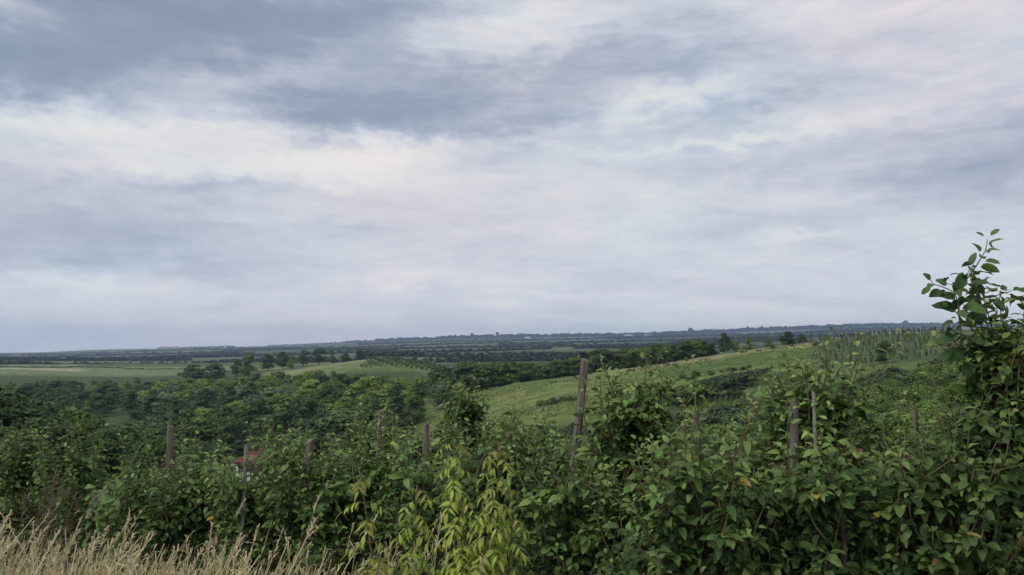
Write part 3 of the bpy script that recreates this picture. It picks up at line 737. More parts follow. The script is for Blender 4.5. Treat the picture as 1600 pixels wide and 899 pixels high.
def apple_tree(base, h, w, seed, label, group=None, dens=1.0, sz=.06, shoots=5, lean=(0, 0), apples=0, name='apple_tree', extra=None, topw=.6, shoot_len=.34):
    """spindle apple tree: trunk with limbs, crown of leaves on twigs, a few fruits.  Local coords, base at the origin."""
    rng = np.random.default_rng(seed)
    gt, gl = Geo(), Geo()
    ax = lambda z: np.array([lean[0]*z + .03*math.sin(z*3+seed), lean[1]*z + .03*math.cos(z*2.3+seed), z])
    hb = h - shoot_len*.75
    P = np.array([ax(hb*k/8) for k in range(9)]); P[0, 2] -= .15
    gt.tube(P, .026*np.linspace(1, .3, 9), 7)
    nb = int(34*dens*h/1.6)
    fruit = []
    for k in range(nb):
        q = (k + rng.random())/nb; z = hb*(.08 + .88*q); p0 = ax(z); th = k*2.4 + rng.normal()*.4
        ln = w*(.62*(1-q) + topw*.55*q)*(.7 + .5*rng.random()); rise = .1 + .75*rng.random() - .25*(1-q)
        p1 = p0 + np.array([math.cos(th)*ln, math.sin(th)*ln*.8, ln*rise])
        path = spiral(p0, p1, np.array([rng.normal()*.03, rng.normal()*.03, -.05 + .1*rng.random()]), 7)
        gt.tube(path, np.linspace(.011, .003, 7)*(1.2-.5*q), 5)
        young_lit = .08 + .78*q**1.2  # rises up the crown: younger leaves, plus reflected sky put into their colour
        leafy(gl, path, rng, .022, sz, young_lit, droop=.55, start=.2)
        out = nrm(p1-p0)
        for s in np.linspace(.3, 1.0, 7):
            pp = path[min(6, int(s*6))] + rng.normal(size=3)*.02
            rosette(gl, pp, rng, sz*1.05, young_lit*.8, out*.7)
            if rng.random() < .62:
                l2 = (.1 + .2*rng.random())*(.8 + .5*q); tip = pp + np.array([rng.normal()*.07 + out[0]*.09, rng.normal()*.07 + out[1]*.07, l2*(.55+.6*rng.random())])
                pa = spiral(pp, tip, rng.normal(size=3)*.015, 5); gt.tube(pa, np.linspace(.004, .0018, 5), 4, m=1)
                leafy(gl, pa, rng, .019, sz*.92, min(1, young_lit + .25), droop=.35, start=.05)
        if len(fruit) < apples and rng.random() < .4: fruit.append(path[4] + np.array([0, 0, -.035]) + out*np.array([.05, .05, 0]))
    for k in range(shoots):
        th = rng.random()*6.28; r0 = w*.22*rng.random(); z = hb*(.72 + .2*rng.random()); p0 = ax(z) + np.array([math.cos(th)*r0, math.sin(th)*r0, 0])
        hh = h - (0 if k == 0 else rng.random()*.45*shoot_len + .04)
        p1 = np.array([p0[0] + rng.normal()*.05, p0[1] + rng.normal()*.05, hh]); 
        path = spiral(p0, p1, rng.normal(size=3)*.03*np.array([1, 1, 0]), 9); gt.tube(path, np.linspace(.006, .002, 9), 5, m=1)
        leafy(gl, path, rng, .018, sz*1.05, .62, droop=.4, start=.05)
    e = empty(name, base); tag(e, label, 'tree', group)
    if extra: extra(gt, gl, rng, np.asarray(base))
    obj('trunk', gt.build('apple_trunk', [M_BARK, M_SHOOT]), e); obj('crown', gl.build('apple_crown', [M_APPLE]), e)
    for f in fruit:
        a = obj('apple', FRUIT, e, f); a.scale = [.8 + .3*rng.random()]*3
    return e
def fruit_mesh():
    g = Geo(); n, k = 9, 10; V = []
    for i_ in range(n):
        a = math.pi*i_/(n-1); r = .021*math.sin(a)*(1+.12*math.cos(a)); z = .019*math.cos(a) - .006*math.exp(-(r/.007)**2)*(1 if a < 1 else -.7 if a > 2.2 else 0)
        V += [[r*math.cos(t*6.283/k), r*math.sin(t*6.283/k), z] for t in range(k)]
    Q_ = [[i_*k+t, i_*k+(t+1) % k, (i_+1)*k+(t+1) % k, (i_+1)*k+t] for i_ in range(n-1) for t in range(k)]
    g.add(V, Q_); g.tube([[0, 0, .012], [.003, 0, .028], [.006, 0, .04]], .0016, 5)
    return g.build('apple', [M_FRUIT])
FRUIT = fruit_mesh()

def rowY(c, px): return c / (1 + .5*(px-800)/F)
def row_tree(c, px, top, w, seed, label, dY=0.0, **k):
    Y = rowY(c, px) + dY; x = (px-800)/F*Y; z = g1(x, Y)
    h = S(Y, top) - z
    return apple_tree((x, Y, z), h, w, seed, label, **k)

# a tall loose shoot of the far-right tree, standing against the sky
def sky_branch(gt, gl, rng, base):
    Y = base[1]
    def pt(px, py, dy=0): return pix(px, py, Y + dy) - base
    main = np.array([pt(1512, 600), pt(1504, 545, -.02), pt(1500, 505, -.03), pt(1497, 470, -.03), pt(1508, 440, -.02), pt(1526, 415, 0), pt(1540, 392, .02), pt(1543, 374, .03)])
    side = np.array([pt(1500, 478, -.03), pt(1490, 456, -.06), pt(1474, 449, -.09), pt(1458, 444, -.11), pt(1454, 437, -.12)])
    s2 = np.array([pt(1503, 500, -.03), pt(1494, 488, -.05), pt(1484, 484, -.07)])
    s3 = np.array([pt(1503, 470, -.03), pt(1530, 468, .02), pt(1556, 462, .05), pt(1580, 455, .08)])
    for pth, r in ((main, .0055), (side, .003), (s2, .003), (s3, .004)):
        gt.tube(pth, np.linspace(r, .0016, len(pth)), 5, m=1)
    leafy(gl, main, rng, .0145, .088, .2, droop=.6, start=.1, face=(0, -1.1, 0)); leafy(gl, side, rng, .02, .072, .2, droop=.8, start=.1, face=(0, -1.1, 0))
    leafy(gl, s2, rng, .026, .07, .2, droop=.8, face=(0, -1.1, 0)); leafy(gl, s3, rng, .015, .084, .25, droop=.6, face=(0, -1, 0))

front = [
 # px, top, width, label, opts
 (-90, 690, 1.0, 'front row apple tree cut by the edge at the low end of the row', {}),
 (45, 668, .62, 'front row apple tree with a pale stake and a tall loose shoot', dict(shoots=3, dens=.8, shoot_len=.4, topw=.3)),
 (135, 668, .8, 'front row apple tree with upright shoots behind the dry brown reed', dict(shoots=4, dens=.9, shoot_len=.35, topw=.35)),
 (245, 745, 1.0, 'low front row apple tree in the dip beside the grey double post', dict(shoots=3, shoot_len=.15)),
 (328, 722, .8, 'front row apple tree before the red roofed house', dict(shoots=5, shoot_len=.25, topw=.35)),
 (452, 674, .66, 'front row apple tree with pale tips beside the red roof', dict(shoots=6, shoot_len=.38, topw=.35)),
 (555, 680, .95, 'front row apple tree behind the slimmest yellow-green sapling', dict(shoots=5, shoot_len=.3, topw=.45)),
 (665, 694, .95, 'front row apple tree between the yellow-green saplings', dict(shoots=5, shoot_len=.25, apples=2)),
 (790, 632, .85, 'front row apple tree behind the tallest yellow-green sapling', dict(shoots=6, shoot_len=.4, topw=.3)),
 (975, 584, .8, 'front row apple tree leaning on the tallest wooden post', dict(shoots=9, shoot_len=.2, topw=.42, apples=4, dens=1.5)),
 (1115, 690, .8, 'low front row apple tree in the gap between the tallest post and the split post', dict(shoots=4, shoot_len=.14, apples=3)),
 (1255, 566, .62, 'front row apple tree round the thick dark post, with a high pointed top', dict(shoots=10, shoot_len=.22, topw=.5, apples=3, dens=1.6)),
 (1425, 702, .8, 'low front row apple tree beneath the thin stake on the right slope', dict(shoots=4, shoot_len=.12, apples=3)),
 (1585, 478, .5, 'tallest apple tree, its loose branch standing against the sky', dict(shoots=8, shoot_len=.2, apples=3, extra=sky_branch, sz=.064, topw=.46, dens=1.2)),
 (1740, 480, .7, 'apple tree cut by the edge just past the tallest apple tree', dict(shoots=4)),
 (2010, 560, .9, 'apple tree farther along the front row, past the tallest apple tree', dict(shoots=4, group='front row beyond the tallest tree')),
 (2380, 600, .9, 'apple tree farther along the front row, past the tallest apple tree', dict(shoots=4, group='front row beyond the tallest tree')),
]
for k, (px, top, w, lab, o) in enumerate(front):
    row_tree(4.4, px, top, w, 100+k, lab, **o)
for k, (px, top, w, dy, lab) in enumerate([
    (388, 750, .62, -.28, 'low bushy apple tree under the red roof, round the thin grey stake'),
    (492, 730, .7, -.3, 'low bushy apple tree hiding the foot of the stout leaning post'),
    (270, 758, .7, -.3, 'low bushy apple tree at the foot of the grey double post'),
    (890, 748, .8, -.3, 'low bushy apple tree at the foot of the tallest wooden post'),
    (1030, 745, .8, -.35, 'low bushy apple tree before the gap, beside the tallest wooden post'),
    (1160, 728, .7, -.35, 'low bushy apple tree just before the thick dark post'),
    (1300, 722, .7, -.35, 'low bushy apple tree just past the thin grey stake of the pointed tree'),
    (1470, 712, .6, -.3, 'low bushy apple tree at the foot of the tallest apple tree'),
    (1092, 720, .6, -.66, 'low bushy apple tree hiding the foot of the straight grey post in the gap')]):
    row_tree(4.4, px, top, w, 150+k, lab, dY=dy, shoots=3, shoot_len=.1, apples=2)
second = [(-60, 715), (60, 716), (190, 750), (300, 722), (480, 694), (575, 648), (650, 664), (735, 592), (805, 640), (870, 650), (940, 660), (1010, 640), (1085, 690), (1150, 684), (1215, 650), (1290, 660), (1350, 690), (1410, 704), (1480, 690), (1550, 660), (1620, 640)]
for k, (px, top) in enumerate(second):
    row_tree(7.4, px, top, .8, 200+k, 'apple tree of the second orchard row, its leafy top showing over the front row', dens=.8, shoots=6, shoot_len=.36, topw=.35, group='second row of apple trees', sz=.066)
third = [(120, 730), (255, 740), (470, 700), (560, 690), (640, 676), (720, 664), (800, 660), (865, 676), (930, 670), (1000, 676), (1060, 700), (1130, 704), (1200, 690), (1270, 690), (1340, 704), (1410, 710), (1480, 700), (1550, 690)]
for k, (px, top) in enumerate(third):
    row_tree(10.6, px, top, .95, 300+k, 'apple tree of the third orchard row, seen only between the nearer tops', dens=.55, shoots=5, shoot_len=.34, topw=.4, group='third row of apple trees', sz=.075)

# ------------------------------------------------------------------ orchard posts and stakes
def post(px, Y, top, wpx, lab, lean_px=0, mat=M_POST, name='orchard_post', square=True, split=False, cat='post'):
    x = (px-800)/F*Y; tp = pix(px, top, Y); z0 = g1(x, Y) - .3; Hh = tp[2] - z0; w = wpx/F*Y/2
    bx = tp[0] - lean_px/F*Y*(Hh/1.0)
    e = empty(name, (bx, Y, z0)); tag(e, lab, cat)
    rng = np.random.default_rng(int(px)); g = Geo(); n = 12; k = 8 if square else 7
    zs = np.linspace(0, Hh, n); V = []
    sh = 1 + .16*rng.normal(size=k)
    for i_, z in enumerate(zs):
        for j_ in range(k):
            a = (j_+.5)*2*math.pi/k; r = w*(1.08 if square and j_ % 2 else 1)*sh[j_]*(1 + .05*rng.normal())*(1.05-.1*z/Hh)
            V.append([(tp[0]-bx)*z/Hh + r*math.cos(a), r*math.sin(a), z + (0.012*math.cos(a*1.0+px) if i_ == n-1 else 0)])
    Q_ = [[i_*k+j_, i_*k+(j_+1) % k, (i_+1)*k+(j_+1) % k, (i_+1)*k+j_] for i_ in range(n-1) for j_ in range(k)]
    V.append([(tp[0]-bx), 0, Hh + .004]); c = len(V)-1
    g.add(V, Q_, [[(n-1)*k+j_, (n-1)*k+(j_+1) % k, c] for j_ in range(k)])
    obj('shaft', g.build('shaft', [mat], False), e)
    if split:
        g = Geo(); g.tube([[w*1.9, .02, 0], [w*1.75+(tp[0]-bx)*.8, .02, Hh*.55], [w*1.7+(tp[0]-bx)*.9, .02, Hh*.86]], [w*.7, w*.65, w*.55], 6)
        obj('brace', g.build('brace', [mat], False), e)
    if not name.endswith('stake'):
        g = Geo(); zt = Hh - .12*Y/5
        th = np.linspace(0, 2*math.pi, 13); xo = (tp[0]-bx)*zt/Hh
        g.tube(np.stack([xo + w*1.22*np.cos(th), w*1.22*np.sin(th), zt + .004*np.sin(th*2)], 1), .0016, 4, cap=False)
        obj('wire_tie', g.build('wire_tie', [M_STEEL]), e)
post(915, 4.36, 563, 11.5, 'tallest wooden orchard post, dark and leaning, rising above the meadow line', lean_px=32)
post(1240, 3.54, 630, 14, 'thick dark wooden post inside the high pointed apple tree', lean_px=9)
post(1272, 3.52, 615, 6.5, 'thin grey stake beside the thick dark post', lean_px=1, mat=M_STAKE, name='tree_stake', cat='stake')
post(1088, 3.44, 646, 9.5, 'straight grey post standing in the gap before the ravine', lean_px=-1)
post(1430, 3.36, 637, 7.2, 'straight thin grey post before the dark tree of the far slope', lean_px=1)
post(1412, 3.42, 688, 7.5, 'short grey post end just beside the straight thin post', lean_px=0)
post(596, 7.3, 642, 7, 'grey post with a split top in front of the dark valley wood', lean_px=8, split=True)
post(666, 6.4, 663, 8, 'brownish post above the saplings, next to a pale leafy top', lean_px=3)
post(483, 4.72, 689, 11, 'stout leaning grey post with a knotty side beside the red roof', lean_px=8, split=True)
post(385, 4.9, 697, 6, 'thin grey stake in front of the red roofed house', lean_px=7, mat=M_STAKE, name='tree_stake', cat='stake')
post(267, 6.1, 666, 10, 'tall grey double post standing before the dark trees of the wood edge', lean_px=3, split=True)
post(782, 8.0, 683, 5, 'short blue-grey post end behind the tallest sapling', lean_px=0, mat=M_STAKE)
post(43, 6.6, 700, 5.5, 'thin pale stake under the loose apple shoot at the low end of the row', lean_px=-6, mat=M_STAKE, name='tree_stake', cat='stake')
post(1580, 3.5, 560, 5.5, 'thin dark stake inside the tallest apple tree', lean_px=0, name='tree_stake', cat='stake')

# ------------------------------------------------------------------ yellow-green saplings
SAPC = np.array((.36, .45, .085))
def sapling(px, Y, top, seed, lab, stems, spread=.16, nodes=.043, low=.2):
    rng = np.random.default_rng(seed); x = (px-800)/F*Y; z = g1(x, Y); h = S(Y, top) - z
    gt, gl = Geo(), Geo()
    for sx, sh, bx in stems:                                   # stem: top offset, height factor, base offset
        tip = np.array([sx, rng.normal()*.04, h*sh]); b0 = np.array([bx, rng.normal()*.03, -.05])
        path = spiral(b0, tip, np.array([rng.normal()*.03, 0, 0]), 14); gt.tube(path, np.linspace(.008, .0025, 14), 6)
        P, Dd, t = along(path, nodes, rng)
        ph = rng.random()*3
        for q in range(len(P)):
            if P[q][2] < low*h: continue
            ph += 1.571 + rng.normal()*.25
            for sgn in (0, math.pi):
                a = ph + sgn; up = .75 - .25*rng.random(); ln = (.07 + .035*rng.random())*(1 - .35*t[q]**4)
                o = np.array([math.cos(a), math.sin(a), 0])
                s_ = np.linspace(0, 1, 7)[:, None]
                rach = P[q] + o*ln*s_ + np.array([0, 0, 1.0])*(ln*(up*s_ - 1.0*s_**2))
                gt.tube(rach, np.linspace(.0022, .001, 7), 4)
                side = np.cross(o, [0, 0, 1.0])
                red = q >= len(P) - 1
                Pp, Dl, Uu, sz = [], [], [], []
                for f, sg in ((.36, 1), (.36, -1), (.6, 1), (.6, -1), (.84, 1), (.84, -1), (1.0, 0)):
                    i_ = int(f*6); Pp.append(rach[i_])
                    Dl.append(side*sg*.95 + o*(.35 + .4*(sg == 0)) + np.array([0, 0, -.3 - .75*rng.random()]))
                    Uu.append(o*.7 + side*sg*.4 + np.array([0, 0, .8]) + rng.normal(size=3)*.25)
                    sz.append((.05 + .022*rng.random())*(1 - .4*t[q]**6)*(1.1 if sg == 0 else 1))
                n = 7; c = SAPC*(.8 + .4*rng.random((n, 1)))*(1 + .12*(rng.random((n, 3))-.5))
                if red: c = c*.7 + np.array((.25, .12, .06))*.3
                leaves(gl, np.array(Pp), np.array(Dl), np.array(Uu), np.array(sz), c, .25 + .5*rng.random(n), wid=.25, fold=.25, kind='lance', rng=rng)
    e = empty('sapling', (x, Y, z)); tag(e, lab, 'sapling')
    obj('stem', gt.build('sapling_stem', [M_SHOOT]), e); obj('foliage', gl.build('sapling_leaves', [M_SAPL]), e)
sapling(772, 3.05, 692, 1, 'tallest yellow-green sapling with dense drooping leaflets', [(.02, 1.0, -.06), (.0, .9, .03), (.08, .84, .05), (-.04, .76, .0), (.05, .66, .06), (-.02, .58, -.03)])
sapling(710, 3.1, 694, 2, 'yellow-green sapling with a reddish top, beside the tallest one', [(.0, 1.0, .06), (.03, .86, .07), (.09, .7, .1), (-.03, .62, .02)])
sapling(650, 3.05, 764, 3, 'small yellow-green sapling with a bent stem, between two taller ones', [(.0, 1.0, -.09)], low=.45)
sapling(566, 3.0, 728, 4, 'slim yellow-green sapling with spaced whorls of leaves by the dry grass', [(0, 1.0, .07), (.08, .74, .1), (.03, .68, .02), (.11, .6, .12)], nodes=.07)
sapling(600, 2.8, 858, 6, 'low yellow-green sapling at the edge of the dry grass', [(0, 1.0, 0), (.05, .95, .04), (-.06, .96, -.04)], nodes=.06, low=.6)

# ------------------------------------------------------------------ dry grass
def ribbon(g, paths, w0, w1, colr, rng):
    """flat blades: paths (n, k, 3)"""
    n, k, _ = paths.shape
    th = rng.random(n)*math.pi; side = np.stack([np.cos(th), np.sin(th), np.zeros(n)], 1)[:, None, :]
    w = (w0[:, None]*(1-np.linspace(0, 1, k))[None] + w1[:, None]*np.linspace(0, 1, k)[None])[:, :, None]
    V = np.stack([paths - side*w, paths + side*w], 2).reshape(-1, 3)
    o = (np.arange(n)*2*k)[:, None, None]; q = np.array([[2*i_, 2*i_+1, 2*i_+3, 2*i_+2] for i_ in range(k-1)])[None]
    g.add(V, (o+q).reshape(-1, 4), None, np.repeat(colr, 2*k, 0))
def grass_heads(g, tips, dirs, lens, rng, base, nsp=16, bw=.0035):
    """seed heads: short spikelets set round each upper stalk"""
    n = len(tips)
    t = np.tile(np.linspace(0, 1, nsp), n); P = np.repeat(tips, nsp, 0) - np.repeat(dirs*lens[:, None], nsp, 0)*(1-t)[:, None]
    D = nrm(np.repeat(dirs, nsp, 0) + .55*rng.normal(size=(n*nsp, 3))); ln = (.014 + .02*rng.random(n*nsp))*(1.3-.6*t)
    path = np.stack([P, P + D*ln[:, None]*.5, P + D*ln[:, None] + np.array([0, 0, -.004])], 1)
    c = np.asarray(base)*(.75 + .5*rng.random((n*nsp, 1)))
    ribbon(g, path, np.full(n*nsp, bw), np.full(n*nsp, bw*.4), c, rng)
def grass(name, n, pick, seed, head=.7):
    rng = np.random.default_rng(seed); g = Geo()
    B, H_, W = [], [], []
    while len(B) < n:
        p_ = pick(rng)
        if p_ is None: continue
        B.append((p_[0], p_[1], g1(p_[0], p_[1]))); H_.append(p_[2])
    B = np.array(B); H_ = np.array(H_)
    s = np.linspace(0, 1, 7)[None, :, None]
    ln = (rng.normal(size=(n, 3))*.09 + np.array([.07, 0, 0]))*np.array([1, 1, 0])
    P = B[:, None, :] + np.array([0, 0, 1.0])*(H_[:, None, None]*s) + (ln*H_[:, None])[:, None, :]*(s**2.2)*1.6
    tan = np.array((.52, .45, .26)); straw = np.array((.66, .6, .36)); c = np.where(rng.random((n, 1)) < .5, tan, straw)*(.7+.5*rng.random((n, 1)))
    ribbon(g, P, np.full(n, .0028), np.full(n, .0014), c, rng)
    hd = rng.random(n) < head
    tips = P[hd][:, -1]; dirs = nrm(P[hd][:, -1] - P[hd][:, -2])
    grass_heads(g, tips, dirs, .07 + .08*rng.random(hd.sum()), rng, (.56, .48, .3))
    # green and straw blades at the foot
    m_ = int(n*2.6); ix = rng.integers(0, n, m_); b2 = B[ix] + np.stack([rng.normal(size=m_)*.05, rng.normal(size=m_)*.05, np.zeros(m_)], 1)
    hh = H_[ix]*(.55 + .35*rng.random(m_)); dr = rng.normal(size=(m_, 3))*np.array([1, 1, 0])*.28
    P2 = b2[:, None, :] + np.array([0, 0, 1.0])*(hh[:, None, None]*(s - .28*s**3)) + (dr*hh[:, None])[:, None, :]*s**2
    cc = np.where(rng.random((m_, 1)) < .62, np.array((.26, .33, .09)), np.array((.56, .5, .24)))*(.7+.5*rng.random((m_, 1)))
    ribbon(g, P2, np.full(m_, .0032), np.full(m_, .0006), cc, rng)
    tag(obj(name, g.build(name, [M_GRASS], False)), kind='stuff')
def pickA(rng):
    Y = 2.35 + 1.5*rng.random(); px = -160 + 690*rng.random()**1.4
    top = np.interp(px, [-160, 0, 200, 330, 430, 560, 640, 700], [854, 860, 872, 884, 898, 914, 925, 935]) - 13*rng.normal() - (34*rng.random()**4 if rng.random() < .25 else 0) + 26*rng.random()
    x = (px-800)/F*Y; z = g1(x, Y); h = S(Y, top) - z
    if h < .3: return None
    return x, Y, h
grass('dry_grass', 1000, pickA, 71, head=.42)
def pickB(rng):
    Y = 2.8 + .9*rng.random(); px = 20 + 740*rng.random(); top = 858 - 76*rng.random()**1.8 + (px > 420)*14
    x = (px-800)/F*Y; z = g1(x, Y); return x, Y, S(Y, top) - z
grass('tall_dry_grass', 70, pickB, 72, head=1.0)
# the brown reed plume
rng = np.random.default_rng(9); g = Geo(); gl = Geo()
bp = gp(62, 4.3); topz = S(4.3, 722) - bp[2]
for k in range(13):
    hh = topz*(.78 + .22*rng.random()) if k else topz; tip = np.array([.1 + .09*rng.random() + .05*rng.normal(), rng.normal()*.06, hh]); b0 = np.array([rng.normal()*.04, rng.normal()*.04, -.05])
    path = spiral(b0, tip, np.array([-.05, 0, 0]), 10); g.tube(path, np.linspace(.0028, .0012, 10), 4)
    P, Dd, t = along(path, .011, rng); kp = t > .68
    P, Dd = P[kp], Dd[kp]; n = len(P)
    D = nrm(Dd*1.0 + .5*rng.normal(size=(n, 3)) + np.array([.3, 0, 0])); ln = .03 + .06*rng.random((n, 1))
    ribbon(gl, np.stack([P, P + D*ln*.5, P + D*ln + np.array([.006, 0, -.012])], 1), np.full(n, .0034), np.full(n, .0012), np.array((.22, .165, .115))*(.7+.5*rng.random((n, 1))), rng)
e = empty('dry_reed', bp); tag(e, 'brown feathery dry reed tuft leaning over the grass before the apple row', 'reed')
obj('stem', g.build('reed_stem', [M_SHOOT]), e); obj('plume', gl.build('reed_plume', [M_GRASS], False), e)

# ------------------------------------------------------------------ sky
W = bpy.data.worlds.new('World'); SC.world = W; W.use_nodes = True
nt = W.node_tree; nt.nodes.clear(); L = nt.links.new
SUN_EL, SUN_AZ = math.radians(42), math.radians(-125)         # azimuth from +Y towards +X
def M(op, a, b=None, c=None):
    n = N(nt, 'ShaderNodeMath', operation=op)
    for i_, v in enumerate((a, b, c)):
        if v is None: continue
        if isinstance(v, (int, float)): n.inputs[i_].default_value = v
        else: L(v, n.inputs[i_])
    return n.outputs[0]
tc = N(nt, 'ShaderNodeTexCoord'); sx = N(nt, 'ShaderNodeSeparateXYZ'); L(tc.outputs['Generated'], sx.inputs[0])
X, Y_, Z = sx.outputs
AZ = M('ARCTAN2', X, Y_); EL = M('ARCSINE', Z)
# clouds as a sheet overhead: plane coordinates
den = M('ADD', M('MAXIMUM', Z, 0.0), .11)
cp = N(nt, 'ShaderNodeCombineXYZ'); L(M('DIVIDE', X, den), cp.inputs[0]); L(M('DIVIDE', Y_, den), cp.inputs[1])
ae = N(nt, 'ShaderNodeCombineXYZ'); L(AZ, ae.inputs[0]); L(EL, ae.inputs[1])
def noise(vec, scale, det, rough=.55, sc=(1, 1, 1), rot=0.0, dist=0.0, off=(0, 0, 0)):
    mp = N(nt, 'ShaderNodeMapping'); mp.inputs['Scale'].default_value = sc; mp.inputs['Rotation'].default_value = (0, 0, rot); mp.inputs['Location'].default_value = off
    L(vec, mp.inputs['Vector']); n = N(nt, 'ShaderNodeTexNoise'); n.inputs['Scale'].default_value = scale; n.inputs['Detail'].default_value = det; n.inputs['Roughness'].default_value = rough; n.inputs['Distortion'].default_value = dist
    L(mp.outputs[0], n.inputs['Vector']); return n
# warp of the big masses
wn = noise(ae.outputs[0], 9.0, 5, .6, (1, 2.0, 1), .12)
ws = N(nt, 'ShaderNodeVectorMath', operation='SUBTRACT'); L(wn.outputs['Color'], ws.inputs[0]); ws.inputs[1].default_value = (.5, .5, .5)
wm = N(nt, 'ShaderNodeVectorMath', operation='MULTIPLY'); L(ws.outputs[0], wm.inputs[0]); wm.inputs[1].default_value = (.16, .07, 0)
wa = N(nt, 'ShaderNodeVectorMath', operation='ADD'); L(wm.outputs[0], wa.inputs[0])
wn2 = noise(ae.outputs[0], 34.0, 4, .55, (1, 1.7, 1), .1)
ws2 = N(nt, 'ShaderNodeVectorMath', operation='SUBTRACT'); L(wn2.outputs['Color'], ws2.inputs[0]); ws2.inputs[1].default_value = (.5, .5, .5)
wm2 = N(nt, 'ShaderNodeVectorMath', operation='MULTIPLY_ADD'); L(ws2.outputs[0], wm2.inputs[0]); wm2.inputs[1].default_value = (.05, .04, 0); L(ae.outputs[0], wm2.inputs[2])
L(wm2.outputs[0], wa.inputs[1])
BL = [  # px, py, half-w px, half-h px, tilt deg (rising right +), amount  : the cloud masses seen
 (60, 90, 300, 66, 8, -.85), (330, 25, 300, 42, 0, -.75), (440, 62, 230, 40, 5, .16), (590, 10, 120, 26, 0, -.28), (545, 172, 170, 30, 6, -.62), (700, 200, 110, 16, 4, -.3), (660, 118, 150, 26, -10, -.18),
 (900, 108, 240, 40, 8, -.24), (820, 195, 100, 20, 10, -.28), (1000, 55, 150, 22, 8, -.14), (1200, 58, 170, 20, 12, -.16), (480, 75, 200, 36, 6, -.12), (1130, 170, 130, 20, 8, -.32), (20, 15, 110, 30, 0, .45), (40, 178, 110, 20, 0, .34),
 (300, 140, 170, 48, 10, .42), (200, 200, 130, 30, 0, .36), (390, 205, 110, 16, 4, .25), (790, 50, 170, 40, 5, .42), (420, 255, 210, 34, 6, .38), (640, 225, 110, 22, 14, .3), (560, 265, 110, 22, 0, .25), (1040, 168, 95, 22, 8, .5), (1290, 15, 170, 26, 0, .28),
 (1150, 218, 190, 8, 3, .26), (1460, 80, 130, 40, 10, .12), (330, 292, 130, 14, 0, -.22), (160, 375, 240, 42, 0, -.24), (60, 290, 110, 26, -6, -.16), (1560, 240, 110, 50, 10, -.24), (1430, 290, 190, 26, 8, -.12), (1180, 260, 170, 20, 3, -.12), (1240, 367, 60, 12, 0, .22), (1000, 290, 240, 28, 0, .1), (640, 440, 130, 12, 2, .14), (130, 440, 150, 10, 0, .12), (980, 340, 130, 10, 6, .1), (760, 320, 300, 40, 0, .1), (840, 462, 110, 9, 0, .1)]
val = None
for px, py, hw, hh, tl, am in BL:
    a_, b_ = ray(px, py); azc = math.atan(a_); elc = math.atan(b_*math.cos(azc))
    mp = N(nt, 'ShaderNodeMapping', vector_type='TEXTURE'); mp.inputs['Location'].default_value = (azc, elc, 0); mp.inputs['Rotation'].default_value = (0, 0, math.radians(tl)); mp.inputs['Scale'].default_value = (hw/F, hh/F, 1)
    L(wa.outputs[0], mp.inputs['Vector'])
    dt = N(nt, 'ShaderNodeVectorMath', operation='DOT_PRODUCT'); L(mp.outputs[0], dt.inputs[0]); L(mp.outputs[0], dt.inputs[1])
    e_ = M('MULTIPLY', M('POWER', 2.718, M('MULTIPLY', dt.outputs['Value'], -.85)), am*(1.2 if py > 205 else .9)*(.8 if am > 0 else 1))
    val = e_ if val is None else M('ADD', val, e_)
n1 = noise(cp.outputs[0], 1.1, 9, .6, (.8, 1.5, 1), .25, .4, (3.1, 1.7, 0))
n2 = noise(ae.outputs[0], 7.0, 8, .6, (1, 4.2, 1), .1, .5, (.7, .2, 0))
n3 = noise(ae.outputs[0], 26.0, 6, .6, (1, 4.5, 1), .08, .2)
elw = N(nt, 'ShaderNodeMapRange'); elw.inputs['From Min'].default_value = .0; elw.inputs['From Max'].default_value = .3; elw.inputs['To Min'].default_value = .7; elw.inputs['To Max'].default_value = 1.0; L(EL, elw.inputs['Value'])
d1 = M('MULTIPLY', M('SUBTRACT', n1.outputs['Fac'], .5), .34)
d2 = M('MULTIPLY', M('SUBTRACT', n2.outputs['Fac'], .5), .7)
d3 = M('MULTIPLY', M('SUBTRACT', n3.outputs['Fac'], .5), .3)
det = M('MULTIPLY', M('ADD', M('ADD', d1, d2), d3), elw.outputs[0])
bs = N(nt, 'ShaderNodeMapRange'); bs.inputs['From Min'].default_value = 0; bs.inputs['From Max'].default_value = .22; bs.inputs['To Min'].default_value = .72; bs.inputs['To Max'].default_value = .7; L(EL, bs.inputs['Value'])
hi = N(nt, 'ShaderNodeMapRange'); hi.inputs['From Min'].default_value = .45; hi.inputs['From Max'].default_value = .8; hi.inputs['To Min'].default_value = 0; hi.inputs['To Max'].default_value = .25; L(EL, hi.inputs['Value'])
VAL = M('ADD', M('ADD', M('ADD', val, det), bs.outputs[0]), hi.outputs[0])
cr = N(nt, 'ShaderNodeValToRGB'); VAL = M('ADD', M('MULTIPLY', M('TANH', M('MULTIPLY', M('SUBTRACT', VAL, .6), 1.85)), .52), .57); L(VAL, cr.inputs[0]); E = cr.color_ramp.elements
stops = [(.0, (.195, .25, .345)), (.22, (.28, .328, .42)), (.42, (.39, .43, .515)), (.6, (.515, .545, .615)), (.78, (.64, .65, .675)), (1.0, (.79, .765, .725))]
E[0].position = 0; E[0].color = (*stops[0][1], 1); E[1].position = 1; E[1].color = (*stops[-1][1], 1)
for ps, c in stops[1:-1]: q = E.new(ps); q.color = (*c, 1)
